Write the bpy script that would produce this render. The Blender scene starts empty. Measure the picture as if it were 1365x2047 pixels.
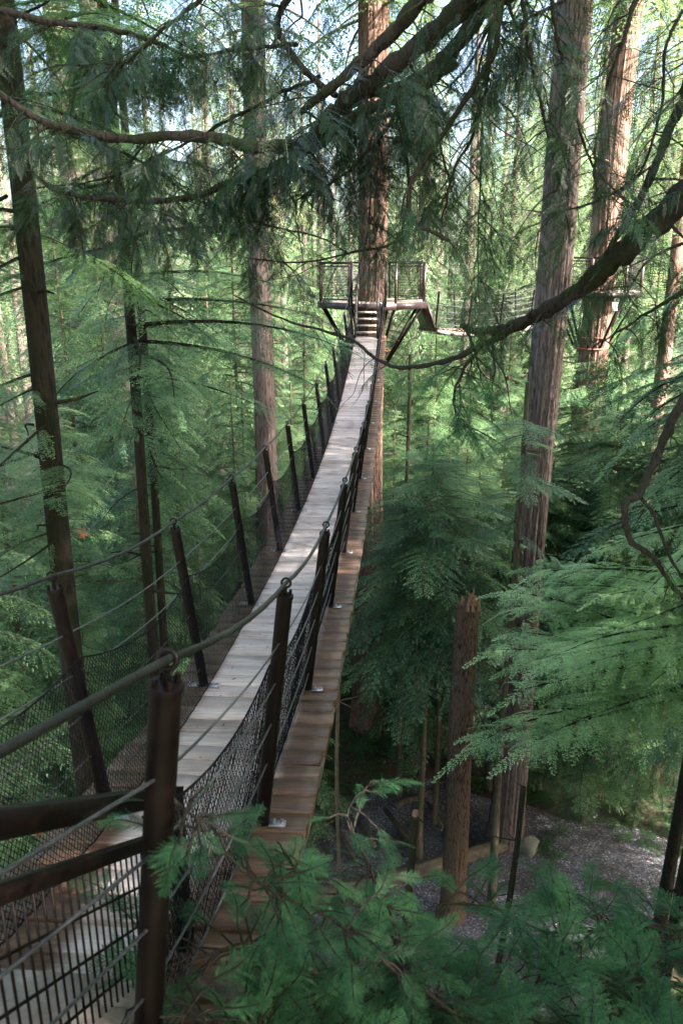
import bpy, math, random
import numpy as np
from mathutils import Vector
random.seed(7)
RNG = np.random.default_rng(11)
scene = bpy.context.scene
COL = scene.collection
PI = math.pi

# ------------------------------------------------------------------ camera
PITCH = math.radians(17.7); FPX = 1592.0; W0, H0 = 1365.0, 2047.0
cp, sp_ = math.cos(PITCH), math.sin(PITCH)
cam_d = bpy.data.cameras.new('camera'); cam = bpy.data.objects.new('camera', cam_d); COL.objects.link(cam)
cam_d.sensor_fit = 'VERTICAL'; cam_d.sensor_height = 36; cam_d.lens = 36*FPX/H0
cam_d.clip_start = 0.05; cam_d.clip_end = 1200
cam.location = (0, 0, 0); cam.rotation_euler = (PI/2-PITCH, 0, 0)
cam_d.dof.use_dof = True; cam_d.dof.focus_distance = 9.0; cam_d.dof.aperture_fstop = 7.0
scene.camera = cam

def at(u, v, y):
    """the point of the place seen at photograph position u,v at y metres ahead"""
    a = (u-W0/2)/FPX; b = (H0/2-v)/FPX
    d = np.array([a, cp+b*sp_, -sp_+b*cp])
    return d*(y/d[1])
def atz(u, v, z):
    a = (u-W0/2)/FPX; b = (H0/2-v)/FPX
    d = np.array([a, cp+b*sp_, -sp_+b*cp])
    return d*(z/d[2])

# ------------------------------------------------------------------ materials
def newmat(name):
    m = bpy.data.materials.new(name); m.use_nodes = True
    nt = m.node_tree; nt.nodes.clear()
    return m, nt, nt.nodes.new('ShaderNodeOutputMaterial')
def N(nt, t, **kw):
    n = nt.nodes.new(t)
    for k, v in kw.items():
        if k.startswith('i_'): n.inputs[k[2:].replace('_', ' ')].default_value = v
        else: setattr(n, k, v)
    return n
def ramp(nt, stops, fac=None):
    r = nt.nodes.new('ShaderNodeValToRGB')
    el = r.color_ramp.elements
    while len(el) > 1: el.remove(el[-1])
    el[0].position = stops[0][0]; el[0].color = (*stops[0][1], 1)
    for p, c in stops[1:]:
        e = el.new(p); e.color = (*c, 1)
    if fac is not None: nt.links.new(fac, r.inputs['Fac'])
    return r
def mapped(nt, scale, rot=(0, 0, 0)):
    tc = N(nt, 'ShaderNodeTexCoord'); mp = N(nt, 'ShaderNodeMapping')
    mp.inputs['Scale'].default_value = scale; mp.inputs['Rotation'].default_value = rot
    nt.links.new(tc.outputs['Object'], mp.inputs['Vector'])
    return mp.outputs['Vector']
def leaf_mat(name, ca, cb, cc, trans=0.35, rough=0.5, spec=0.35, tint=(1.3, 1.5, .6), scale=0.9):
    m, nt, out = newmat(name)
    v = mapped(nt, (scale,)*3)
    n1 = N(nt, 'ShaderNodeTexNoise', i_Scale=1.0, i_Detail=3.0, i_Roughness=0.7); nt.links.new(v, n1.inputs['Vector'])
    n2 = N(nt, 'ShaderNodeTexNoise', i_Scale=23.0, i_Detail=2.0); nt.links.new(v, n2.inputs['Vector'])
    mx = N(nt, 'ShaderNodeMath', operation='ADD'); nt.links.new(n1.outputs['Fac'], mx.inputs[0])
    ms = N(nt, 'ShaderNodeMath', operation='MULTIPLY_ADD'); ms.inputs[1].default_value = .7; ms.inputs[2].default_value = -.35
    nt.links.new(n2.outputs['Fac'], ms.inputs[0]); nt.links.new(ms.outputs[0], mx.inputs[1])
    oi = N(nt, 'ShaderNodeObjectInfo')
    m3 = N(nt, 'ShaderNodeMath', operation='MULTIPLY_ADD'); m3.inputs[1].default_value = .22; m3.inputs[2].default_value = -.11
    nt.links.new(oi.outputs['Random'], m3.inputs[0])
    av = N(nt, 'ShaderNodeAttribute', attribute_name='tone')
    ad = N(nt, 'ShaderNodeMath', operation='ADD'); nt.links.new(mx.outputs[0], ad.inputs[0]); nt.links.new(m3.outputs[0], ad.inputs[1])
    ad0 = ad; ad = N(nt, 'ShaderNodeMath', operation='ADD'); nt.links.new(ad0.outputs[0], ad.inputs[0]); nt.links.new(av.outputs['Fac'], ad.inputs[1])
    r = ramp(nt, [(.3, ca), (.5, cb), (.72, cc)], ad.outputs[0])
    b = N(nt, 'ShaderNodeBsdfPrincipled'); b.inputs['Roughness'].default_value = rough
    b.inputs['Specular IOR Level'].default_value = spec
    nt.links.new(r.outputs['Color'], b.inputs['Base Color'])
    t = N(nt, 'ShaderNodeBsdfTranslucent')
    tm = N(nt, 'ShaderNodeMix', data_type='RGBA', blend_type='MULTIPLY'); tm.inputs['Factor'].default_value = 1
    nt.links.new(r.outputs['Color'], tm.inputs['A']); tm.inputs['B'].default_value = (*tint, 1)
    nt.links.new(tm.outputs['Result'], t.inputs['Color'])
    mix = N(nt, 'ShaderNodeMixShader'); mix.inputs['Fac'].default_value = trans
    nt.links.new(b.outputs[0], mix.inputs[1]); nt.links.new(t.outputs[0], mix.inputs[2])
    nt.links.new(mix.outputs[0], out.inputs['Surface'])
    return m
def bark_mat(name, ca, cb, cc, sc=1.0, bump=0.6, moss=None):
    m, nt, out = newmat(name)
    v = mapped(nt, (9*sc, 9*sc, 1.8*sc))
    n1 = N(nt, 'ShaderNodeTexNoise', i_Scale=1.6, i_Detail=7.0, i_Roughness=0.72, i_Distortion=.6); nt.links.new(v, n1.inputs['Vector'])
    n2 = N(nt, 'ShaderNodeTexVoronoi', i_Scale=2.2); nt.links.new(v, n2.inputs['Vector'])
    big = N(nt, 'ShaderNodeTexNoise', i_Scale=.9, i_Detail=3.0); nt.links.new(mapped(nt, (1, 1, .5)), big.inputs['Vector'])
    a = N(nt, 'ShaderNodeMath', operation='MULTIPLY_ADD'); a.inputs[1].default_value = .45; nt.links.new(n2.outputs['Distance'], a.inputs[0])
    nt.links.new(n1.outputs['Fac'], a.inputs[2])
    a2 = N(nt, 'ShaderNodeMath', operation='MULTIPLY_ADD'); a2.inputs[1].default_value = .5
    nt.links.new(big.outputs['Fac'], a2.inputs[0]); nt.links.new(a.outputs[0], a2.inputs[2])
    r = ramp(nt, [(.68, ca), (.95, cb), (1.3, cc)], None)
    mr = N(nt, 'ShaderNodeMath', operation='MULTIPLY'); mr.inputs[1].default_value = 1.0
    nt.links.new(a2.outputs[0], mr.inputs[0]); nt.links.new(mr.outputs[0], r.inputs['Fac'])
    r.color_ramp.elements[2].position = 1.0; r.color_ramp.elements[0].position = .55; r.color_ramp.elements[1].position = .8
    col = r.outputs['Color']
    if moss:
        mn = N(nt, 'ShaderNodeTexNoise', i_Scale=3.0, i_Detail=5.0); nt.links.new(mapped(nt, (1, 1, .6)), mn.inputs['Vector'])
        mr2 = ramp(nt, [(.48, (0, 0, 0)), (.62, (1, 1, 1))], mn.outputs['Fac'])
        mm = N(nt, 'ShaderNodeMix', data_type='RGBA'); mm.inputs['B'].default_value = (*moss, 1)
        nt.links.new(mr2.outputs['Color'], mm.inputs['Factor']); nt.links.new(col, mm.inputs['A']); col = mm.outputs['Result']
    b = N(nt, 'ShaderNodeBsdfPrincipled'); b.inputs['Roughness'].default_value = .85; b.inputs['Specular IOR Level'].default_value = .2
    nt.links.new(col, b.inputs['Base Color'])
    bp = N(nt, 'ShaderNodeBump'); bp.inputs['Strength'].default_value = bump; bp.inputs['Distance'].default_value = .06
    nt.links.new(a.outputs[0], bp.inputs['Height']); nt.links.new(bp.outputs[0], b.inputs['Normal'])
    nt.links.new(b.outputs[0], out.inputs['Surface'])
    return m
def plain(name, c, rough=.5, metal=0., spec=.5, var=.25, bump=.15, sc=14., c2=None):
    m, nt, out = newmat(name)
    n = N(nt, 'ShaderNodeTexNoise', i_Scale=1.0, i_Detail=6.0, i_Roughness=.65); nt.links.new(mapped(nt, (sc,)*3), n.inputs['Vector'])
    c2 = c2 or tuple(min(1, x*(1+2*var)) for x in c)
    r = ramp(nt, [(.35, tuple(x*(1-var) for x in c)), (.55, c), (.75, c2)], n.outputs['Fac'])
    b = N(nt, 'ShaderNodeBsdfPrincipled'); b.inputs['Metallic'].default_value = metal
    b.inputs['Specular IOR Level'].default_value = spec
    nt.links.new(r.outputs['Color'], b.inputs['Base Color'])
    rr = N(nt, 'ShaderNodeMapRange'); rr.inputs['To Min'].default_value = max(.05, rough-.15); rr.inputs['To Max'].default_value = min(1, rough+.2)
    nt.links.new(n.outputs['Fac'], rr.inputs['Value']); nt.links.new(rr.outputs[0], b.inputs['Roughness'])
    bp = N(nt, 'ShaderNodeBump'); bp.inputs['Strength'].default_value = bump; bp.inputs['Distance'].default_value = .01
    nt.links.new(n.outputs['Fac'], bp.inputs['Height']); nt.links.new(bp.outputs[0], b.inputs['Normal'])
    nt.links.new(b.outputs[0], out.inputs['Surface'])
    return m
def plank_mat(name):
    m, nt, out = newmat(name)
    at_a = N(nt, 'ShaderNodeAttribute', attribute_name='across'); at_r = N(nt, 'ShaderNodeAttribute', attribute_name='rnd')
    # grain runs across the bridge
    tc = N(nt, 'ShaderNodeTexCoord')
    mp = N(nt, 'ShaderNodeMapping'); mp.inputs['Scale'].default_value = (2.2, 34, 10); nt.links.new(tc.outputs['Object'], mp.inputs['Vector'])
    sh = N(nt, 'ShaderNodeVectorMath', operation='ADD'); cm = N(nt, 'ShaderNodeCombineXYZ')
    k = N(nt, 'ShaderNodeMath', operation='MULTIPLY'); k.inputs[1].default_value = 57.; nt.links.new(at_r.outputs['Fac'], k.inputs[0]); nt.links.new(k.outputs[0], cm.inputs['X'])
    nt.links.new(mp.outputs[0], sh.inputs[0]); nt.links.new(cm.outputs[0], sh.inputs[1])
    g = N(nt, 'ShaderNodeTexNoise', i_Scale=1., i_Detail=6., i_Roughness=.7, i_Distortion=1.2); nt.links.new(sh.outputs[0], g.inputs['Vector'])
    blot = N(nt, 'ShaderNodeTexNoise', i_Scale=3.4, i_Detail=6.); nt.links.new(tc.outputs['Object'], blot.inputs['Vector'])
    dry = ramp(nt, [(.28, (.30, .245, .23)), (.5, (.53, .455, .435)), (.75, (.70, .63, .61))], g.outputs['Fac'])
    wet = ramp(nt, [(.3, (.04, .020, .013)), (.5, (.125, .067, .042)), (.66, (.24, .145, .10)), (.8, (.36, .28, .235))], g.outputs['Fac'])
    # wear mask: |across| + blotches
    ab = N(nt, 'ShaderNodeMath', operation='ABSOLUTE'); nt.links.new(at_a.outputs['Fac'], ab.inputs[0])
    w1 = N(nt, 'ShaderNodeMath', operation='MULTIPLY_ADD'); w1.inputs[1].default_value = .16; nt.links.new(blot.outputs['Fac'], w1.inputs[0]); nt.links.new(ab.outputs[0], w1.inputs[2])
    msk = N(nt, 'ShaderNodeMapRange', interpolation_type='SMOOTHSTEP'); msk.inputs['From Min'].default_value = .36; msk.inputs['From Max'].default_value = .45
    nt.links.new(w1.outputs[0], msk.inputs['Value'])
    mx = N(nt, 'ShaderNodeMix', data_type='RGBA'); nt.links.new(msk.outputs[0], mx.inputs['Factor'])
    nt.links.new(dry.outputs['Color'], mx.inputs['A']); nt.links.new(wet.outputs['Color'], mx.inputs['B'])
    rc = ramp(nt, [(0, (.68, .64, .61)), (.3, (.88, .86, .85)), (.7, (1, .98, .97)), (1, (1.18, 1.15, 1.12))], at_r.outputs['Fac'])
    stn = ramp(nt, [(.34, (.62, .57, .52)), (.5, (1, 1, 1))], blot.outputs['Fac'])
    m0 = N(nt, 'ShaderNodeMix', data_type='RGBA', blend_type='MULTIPLY'); m0.inputs['Factor'].default_value = .8
    nt.links.new(mx.outputs['Result'], m0.inputs['A']); nt.links.new(stn.outputs['Color'], m0.inputs['B'])
    m2 = N(nt, 'ShaderNodeMix', data_type='RGBA', blend_type='MULTIPLY'); m2.inputs['Factor'].default_value = 1
    nt.links.new(m0.outputs['Result'], m2.inputs['A']); nt.links.new(rc.outputs['Color'], m2.inputs['B'])
    b = N(nt, 'ShaderNodeBsdfPrincipled'); nt.links.new(m2.outputs['Result'], b.inputs['Base Color'])
    rg = N(nt, 'ShaderNodeMapRange'); rg.inputs['To Min'].default_value = .55; rg.inputs['To Max'].default_value = .42
    nt.links.new(msk.outputs[0], rg.inputs['Value']); nt.links.new(rg.outputs[0], b.inputs['Roughness'])
    bp = N(nt, 'ShaderNodeBump'); bp.inputs['Strength'].default_value = .4; bp.inputs['Distance'].default_value = .008
    nt.links.new(g.outputs['Fac'], bp.inputs['Height']); nt.links.new(bp.outputs[0], b.inputs['Normal'])
    nt.links.new(b.outputs[0], out.inputs['Surface'])
    return m

M = {}
M['hem']   = leaf_mat('hemlock_needles', (.030, .082, .036), (.082, .165, .076), (.20, .32, .155), trans=.28, rough=.42, spec=.5)
M['hemn']  = leaf_mat('hemlock_needles_near', (.018, .07, .03), (.04, .135, .055), (.08, .21, .08), trans=.3, rough=.5, scale=2.5)
M['pale']  = leaf_mat('hemlock_needles_lit', (.095, .185, .085), (.22, .37, .17), (.40, .56, .29), trans=.3, rough=.42, spec=.5, scale=1.5)  # lighter hemlock needles, light falling on the sprays put into the colour
M['tall']  = leaf_mat('fir_needles', (.075, .135, .07), (.165, .26, .13), (.31, .42, .235), trans=.45, tint=(1.25, 1.35, .85))
M['cedar'] = leaf_mat('cedar_scales', (.008, .028, .011), (.016, .05, .017), (.03, .085, .024), trans=.25, rough=.35, spec=.6, scale=2.2)
M['fir_bark'] = bark_mat('fir_bark', (.024, .016, .0135), (.078, .056, .049), (.18, .14, .125), 1., .9)
M['red_bark'] = bark_mat('red_bark', (.022, .0125, .0095), (.075, .044, .035), (.18, .115, .09), 1., .9)
M['dark_bark'] = bark_mat('dark_bark', (.004, .0032, .0022), (.012, .0095, .006), (.030, .025, .016), 1.3, .9, moss=(.013, .016, .006))
M['hem_bark'] = bark_mat('hemlock_bark', (.025, .018, .012), (.06, .044, .03), (.11, .09, .065), 1.4, .5, moss=(.06, .075, .03))
M['bough'] = bark_mat('bough_bark', (.008, .006, .0045), (.024, .018, .014), (.055, .046, .038), 3.0, .5, moss=(.03, .036, .014))
M['twig'] = plain('dry_twig', (.085, .062, .04), .8, var=.4)
M['snag'] = bark_mat('rotten_wood', (.008, .0055, .004), (.034, .022, .0155), (.13, .09, .062), 1.6, 1.)
M['split'] = plain('fresh_split_wood', (.20, .115, .06), .8, var=.4, sc=30)
M['plank'] = plank_mat('weathered_planks')
M['paint'] = plain('brown_painted_steel', (.006, .0032, .003), .42, spec=.2, var=.4, bump=.12, sc=30, c2=(.014, .006, .0045))
M['paint2'] = plain('brown_purple_painted_steel', (.05, .031, .034), .35, var=.25, bump=.05, sc=20)
M['rust'] = plain('rusty_brown_steel', (.16, .055, .035), .5, var=.35, bump=.1, sc=20)
M['steel'] = plain('galvanised_steel', (.5, .5, .55), .35, metal=.8, var=.25, sc=60)
M['wire'] = plain('wire_rope', (.10, .105, .115), .4, metal=.6, var=.3, sc=90)
M['cable'] = plain('weathered_cable', (.012, .0135, .011), .45, metal=.2, var=.35, sc=60, bump=.5)
M['net'] = plain('black_netting', (.004, .004, .006), .7, spec=.12, var=.2)
M['wood'] = plain('grey_timber', (.26, .22, .19), .7, var=.35, sc=9)
M['old'] = plain('old_log_wood', (.09, .07, .05), .9, var=.4, sc=6, c2=(.16, .15, .09))
M['stone'] = plain('mossy_stone', (.13, .135, .10), .85, var=.35, sc=5, bump=.5)
M['sign'] = plain('pale_sign_board', (.72, .76, .74), .5, var=.05)
M['litter'] = plain('fallen_leaf', (.30, .11, .05), .7, var=.5)
M['litter2'] = plain('forest_litter', (.11, .06, .032), .85, var=.6, sc=3, c2=(.26, .17, .09))
M['fern'] = leaf_mat('fern_leaves', (.02, .06, .02), (.04, .11, .035), (.08, .17, .05), trans=.3)

def ground_material():
    m, nt, out = newmat('forest_soil')
    n = N(nt, 'ShaderNodeTexNoise', i_Scale=.8, i_Detail=9., i_Roughness=.7); nt.links.new(mapped(nt, (1, 1, 1)), n.inputs['Vector'])
    n2 = N(nt, 'ShaderNodeTexNoise', i_Scale=.18, i_Detail=5.); nt.links.new(mapped(nt, (1, 1, 1)), n2.inputs['Vector'])
    r = ramp(nt, [(.35, (.02, .014, .01)), (.55, (.06, .04, .026)), (.75, (.11, .075, .045))], n.outputs['Fac'])
    g = ramp(nt, [(.46, (0, 0, 0)), (.6, (1, 1, 1))], n2.outputs['Fac'])
    mx = N(nt, 'ShaderNodeMix', data_type='RGBA'); nt.links.new(g.outputs['Color'], mx.inputs['Factor'])
    nt.links.new(r.outputs['Color'], mx.inputs['A']); mx.inputs['B'].default_value = (.035, .06, .018, 1)
    b = N(nt, 'ShaderNodeBsdfPrincipled'); b.inputs['Roughness'].default_value = .95
    nt.links.new(mx.outputs['Result'], b.inputs['Base Color'])
    bp = N(nt, 'ShaderNodeBump'); bp.inputs['Strength'].default_value = .8; bp.inputs['Distance'].default_value = .15
    nt.links.new(n.outputs['Fac'], bp.inputs['Height']); nt.links.new(bp.outputs[0], b.inputs['Normal'])
    nt.links.new(b.outputs[0], out.inputs['Surface']); return m
def gravel_material():
    m, nt, out = newmat('grey_gravel')
    v = N(nt, 'ShaderNodeTexVoronoi', i_Scale=25.); nt.links.new(mapped(nt, (1, 1, 1)), v.inputs['Vector'])
    n = N(nt, 'ShaderNodeTexNoise', i_Scale=.9, i_Detail=6.); nt.links.new(mapped(nt, (1, 1, 1)), n.inputs['Vector'])
    sx = N(nt, 'ShaderNodeSeparateColor'); nt.links.new(v.outputs['Color'], sx.inputs[0])
    r = ramp(nt, [(0, (.045, .044, .053)), (.6, (.12, .118, .138)), (.9, (.2, .195, .22)), (.99, (.4, .39, .41))], sx.outputs[0])
    r2 = ramp(nt, [(.35, (.45, .42, .40)), (.55, (.95, .95, .95)), (.7, (1.1, 1.1, 1.1))], n.outputs['Fac'])
    mx = N(nt, 'ShaderNodeMix', data_type='RGBA', blend_type='MULTIPLY'); mx.inputs['Factor'].default_value = 1
    nt.links.new(r.outputs['Color'], mx.inputs['A']); nt.links.new(r2.outputs['Color'], mx.inputs['B'])
    b = N(nt, 'ShaderNodeBsdfPrincipled'); b.inputs['Roughness'].default_value = .7
    nt.links.new(mx.outputs['Result'], b.inputs['Base Color'])
    bp = N(nt, 'ShaderNodeBump'); bp.inputs['Strength'].default_value = .7; bp.inputs['Distance'].default_value = .04; bp.invert = True
    nt.links.new(v.outputs['Distance'], bp.inputs['Height']); nt.links.new(bp.outputs[0], b.inputs['Normal'])
    nt.links.new(b.outputs[0], out.inputs['Surface']); return m
M['ground'] = ground_material(); M['gravel'] = gravel_material()

# ------------------------------------------------------------------ mesh helpers
class MB:
    def __init__(s): s.v = []; s.f = []; s.n = 0; s.attr = []
    def add(s, V, F):
        V = np.asarray(V, float).reshape(-1, 3); F = np.asarray(F, np.int64)
        s.v.append(V); s.f.append(F+s.n); s.n += len(V); return s
    def box(s, c, size, R=None):
        hx, hy, hz = [q/2 for q in size]
        V = np.array([[x, y, z] for x in (-hx, hx) for y in (-hy, hy) for z in (-hz, hz)])
        if R is not None: V = V @ np.asarray(R).T
        s.add(V+np.asarray(c, float), [[0, 1, 3, 2], [4, 6, 7, 5], [0, 4, 5, 1], [2, 3, 7, 6], [0, 2, 6, 4], [1, 5, 7, 3]]); return s
    def bar(s, a, b, w, h=None, up=(0, 0, 1)):
        a = np.asarray(a, float); b = np.asarray(b, float); h = h or w
        d = b-a; L = np.linalg.norm(d); d = d/L
        up = np.asarray(up, float)
        if abs(d @ up) > .98: up = np.array([0, 1., 0])
        x = np.cross(d, up); x /= np.linalg.norm(x); z = np.cross(x, d)
        s.box((a+b)/2, (w, L, h), np.stack([x, d, z], 1)); return s
    def tube(s, pts, rad, n=8, cap=True, ridge=None):
        P = np.asarray(pts, float); m = len(P)
        R = np.full(m, rad, float) if np.isscalar(rad) else np.asarray(rad, float)
        T = np.gradient(P, axis=0); T /= np.linalg.norm(T, axis=1)[:, None]+1e-12
        t0 = T[0]; u = np.cross(t0, [0, 0, 1.] if abs(t0[2]) < .9 else [0, 1., 0]); u /= np.linalg.norm(u)
        ang = np.arange(n)*2*PI/n; rings = []
        for i in range(m):
            u = u-T[i]*(u @ T[i]); u /= np.linalg.norm(u); w = np.cross(T[i], u)
            rr = R[i] if ridge is None else R[i]*ridge[i]
            rings.append(P[i]+(np.cos(ang)*rr)[:, None]*u+(np.sin(ang)*rr)[:, None]*w)
        V = np.concatenate(rings)
        i = np.arange(m-1)[:, None]*n; j = np.arange(n)[None]; k = (j+1) % n
        F = np.stack([i+j, i+k, i+n+k, i+n+j], -1).reshape(-1, 4)
        s.add(V, F)
        if cap:
            for ring, fl in ((0, 1), ((m-1)*n, 0)):
                c = P[0] if ring == 0 else P[-1]
                idx = np.arange(n); a = ring+idx; b = ring+(idx+1) % n
                q = np.stack([a, b, np.full(n, 0), np.full(n, 0)], 1)
                VV = np.concatenate([V[ring:ring+n], [c]])
                if n % 2 == 0:
                    ii = np.arange(0, n, 2); FF = np.stack([np.full(n//2, n), ii, (ii+1) % n, (ii+2) % n], 1)
                    if fl: FF = FF[:, ::-1]
                    s.add(VV, FF)
        return s
    def torus(s, c, R, r, axis, n=18, k=8):
        c = np.asarray(c, float); a = np.asarray(axis, float); a /= np.linalg.norm(a)
        u = np.cross(a, [0, 0, 1.] if abs(a[2]) < .9 else [1., 0, 0]); u /= np.linalg.norm(u); w = np.cross(a, u)
        V = []
        for i in range(n):
            t = 2*PI*i/n; d = math.cos(t)*u+math.sin(t)*w
            for j in range(k):
                q = 2*PI*j/k; V.append(c+d*(R+r*math.cos(q))+a*r*math.sin(q))
        F = [[i*k+j, ((i+1) % n)*k+j, ((i+1) % n)*k+(j+1) % k, i*k+(j+1) % k] for i in range(n) for j in range(k)]
        s.add(V, F); return s
    def build(s, name, mat, parent=None, smooth=False, attrs=None):
        V = np.concatenate(s.v); F = np.concatenate(s.f)
        return mesh_np(name, V, F, mat, parent, smooth, attrs)
def mesh_data(name, V, F, mat, smooth=False, attrs=None):
    me = bpy.data.meshes.new(name)
    k = F.shape[1]
    me.vertices.add(len(V)); me.vertices.foreach_set('co', np.ascontiguousarray(V, np.float32).ravel())
    me.loops.add(F.size); me.loops.foreach_set('vertex_index', np.ascontiguousarray(F, np.int32).ravel())
    me.polygons.add(len(F)); me.polygons.foreach_set('loop_start', np.arange(0, F.size, k, dtype=np.int32))
    if smooth: me.polygons.foreach_set('use_smooth', np.ones(len(F), bool))
    for nm, arr in (attrs or {}).items():
        a = me.attributes.new(nm, 'FLOAT', 'POINT'); a.data.foreach_set('value', np.asarray(arr, np.float32))
    me.update(calc_edges=True); me.materials.append(mat)
    return me
def mesh_np(name, V, F, mat, parent=None, smooth=False, attrs=None):
    o = bpy.data.objects.new(name, mesh_data(name, V, F, mat, smooth, attrs)); COL.objects.link(o)
    if parent:
        o.parent = parent
        p = parent; off = np.zeros(3)
        while p: off += np.array(p.location); p = p.parent
        if np.abs(off).sum() > 0:   # geometry was given in world coordinates: keep it there
            o.location = (-off[0], -off[1], -off[2])
            o.location = tuple(-np.array(off)) if True else o.location
    return o
def thing(name, loc, label, cat, group=None):
    o = bpy.data.objects.new(name, None); COL.objects.link(o); o.location = loc; o.empty_display_size = .3
    o['label'] = label; o['category'] = cat
    if group: o['group'] = group
    return o
def tag(o, label, cat, group=None):
    o['label'] = label; o['category'] = cat
    if group: o['group'] = group
    return o
def smooth_curve(P, k=8):
    P = np.asarray(P, float); Q = np.concatenate([[2*P[0]-P[1]], P, [2*P[-1]-P[-2]]]); out = []
    for i in range(1, len(Q)-2):
        p0, p1, p2, p3 = Q[i-1:i+3]
        for t in np.arange(k)/k:
            out.append(.5*((2*p1)+(-p0+p2)*t+(2*p0-5*p1+4*p2-p3)*t*t+(-p0+3*p1-3*p2+p3)*t**3))
    out.append(P[-1]); return np.array(out)

# ------------------------------------------------------------------ setting
GZ = -17.0
def ground_z(x, y):
    base = GZ+.35*np.sin(x*.31+1)*np.cos(y*.27)+.15*np.sin(x*.9)*np.sin(y*.8+2)
    flat = np.exp(-(((x-3.5)/6.5)**4+((y-18.5)/4.6)**4))
    base = base*(1-flat)+GZ*flat
    hill = np.clip((y-62)/90, 0, 1); hill = hill*hill*(3-2*hill)*14
    side = np.clip((np.abs(x)-45)/90, 0, 1)**2*14
    return base+hill+side
gx = np.concatenate([np.linspace(-320, -40, 15)[:-1], np.linspace(-40, 40, 81), np.linspace(40, 320, 15)[1:]])
gy = np.concatenate([np.linspace(-200, -10, 10)[:-1], np.linspace(-10, 60, 71), np.linspace(60, 420, 30)[1:]])
GX, GY = np.meshgrid(gx, gy, indexing='ij'); GZZ = ground_z(GX, GY)
ny = len(gy); i = np.arange(len(gx)-1)[:, None]*ny; j = np.arange(ny-1)[None]
g = mesh_np('ground', np.stack([GX, GY, GZZ], -1).reshape(-1, 3), np.stack([i+j, i+ny+j, i+ny+j+1, i+j+1], -1).reshape(-1, 4), M['ground'], smooth=True)
g['kind'] = 'structure'
# gravel clearing: wavy-edged sheet
th = np.linspace(0, 2*PI, 97)[:-1]; rr = 1+.10*np.sin(3*th+1)+.07*np.sin(5*th)+.04*np.sin(11*th+2)
rings = [np.stack([3.6+6.2*q*rr*np.cos(th), 18.3+4.3*q*rr*np.sin(th)], -1) for q in np.linspace(0.02, 1, 14)]
V = np.concatenate(rings); V = np.column_stack([V, ground_z(V[:, 0], V[:, 1])+.03]); n = 96
i = np.arange(13)[:, None]*n; j = np.arange(n)[None]; k = (j+1) % n
g = mesh_np('gravel_path', V, np.stack([i+j, i+n+j, i+n+k, i+k], -1).reshape(-1, 4), M['gravel'], smooth=True); g['kind'] = 'structure'

# ------------------------------------------------------------------ the rope bridge
def posts_frame(P, T):
    """side vector to the right of travel"""
    s = np.cross(T, [0, 0, 1.]); s /= np.linalg.norm(s); return s
class Path:
    def __init__(s, fn, L): s.fn = fn; s.L = L
    def P(s, t): return s.fn(t)
    def T(s, t):
        d = s.fn(t+.02)-s.fn(t-.02); return d/np.linalg.norm(d)
    def S(s, t):
        T = s.T(t); v = np.array([T[1], -T[0], 0]); return v/np.linalg.norm(v)
def main_fn(y):
    z = -3.28+.0088*(y-12)**2
    if y < 5: z += .027*(5-y)**2
    if y > 20.8: z += .0
    xr = -.03+.0716*(y-4.88)
    return np.array([xr-.565, y, z])
MAIN = Path(main_fn, (1.25, 23.25))
HB, HO, PH, LEAN = .36, .565, 1.14, .13
def side_pt(path, t, side, off, h):
    """point h up from the deck beside the walkway, following the outward lean"""
    P = path.P(t); S = path.S(t)
    return P+S*side*(off+LEAN*h/PH)+np.array([0, 0, h])
def make_deck(path, a, b, root, w=.186, half=HO):
    mb = MB(); ac = []; rn = []; t = a; rng = random.Random(3); k = 0
    while t < b:
        P0, S, T = path.P(t+w/2), path.S(t+w/2), path.T(t+w/2)
        up = np.cross(S, T); r = rng.random(); dz = rng.uniform(-.003, .003); hl = half+rng.uniform(-.012, .012); hr = half+rng.uniform(-.012, .012)
        gap = .008; hw = (w-gap)/2; th_ = .045
        xs = np.linspace(-hl, hr, 13); tilt = rng.uniform(-.006, .006)
        prof = [(-hw, -th_), (-hw, -.004), (-hw+.004, 0), (hw-.004, 0), (hw, -.004), (hw, -th_)]
        V = []
        for x in xs:
            wob = .0015*math.sin(x*9+k)
            for (py, pz) in prof: V.append(P0+S*x+T*(py+wob)+up*(pz+dz+tilt*x))
        m = len(prof); F = []
        for q in range(len(xs)-1):
            for e in range(m):
                e2 = (e+1) % m; F.append([q*m+e, (q+1)*m+e, (q+1)*m+e2, q*m+e2])
        for base, fl in ((0, 0), ((len(xs)-1)*m, 1)):
            for c in ([0, 1, 4, 5], [1, 2, 3, 4]):
                c = [base+z for z in c]; F.append(c[::-1] if fl else c)
        mb.add(V, F); br_ = max(0., 3.6-t)*.13 if path is MAIN else 0.; ac += [(abs(x)+br_) for x in xs for _ in prof]; rn += [r]*len(V)
        t += w/ max(.5, math.hypot(T[0], T[1])) * 1.0; k += 1
    return mb.build('deck', M['plank'], root, attrs={'across': ac, 'rnd': rn})
def net_h(frac, top=.82, sag=.10): return top-4*sag*frac*(1-frac)
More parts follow.
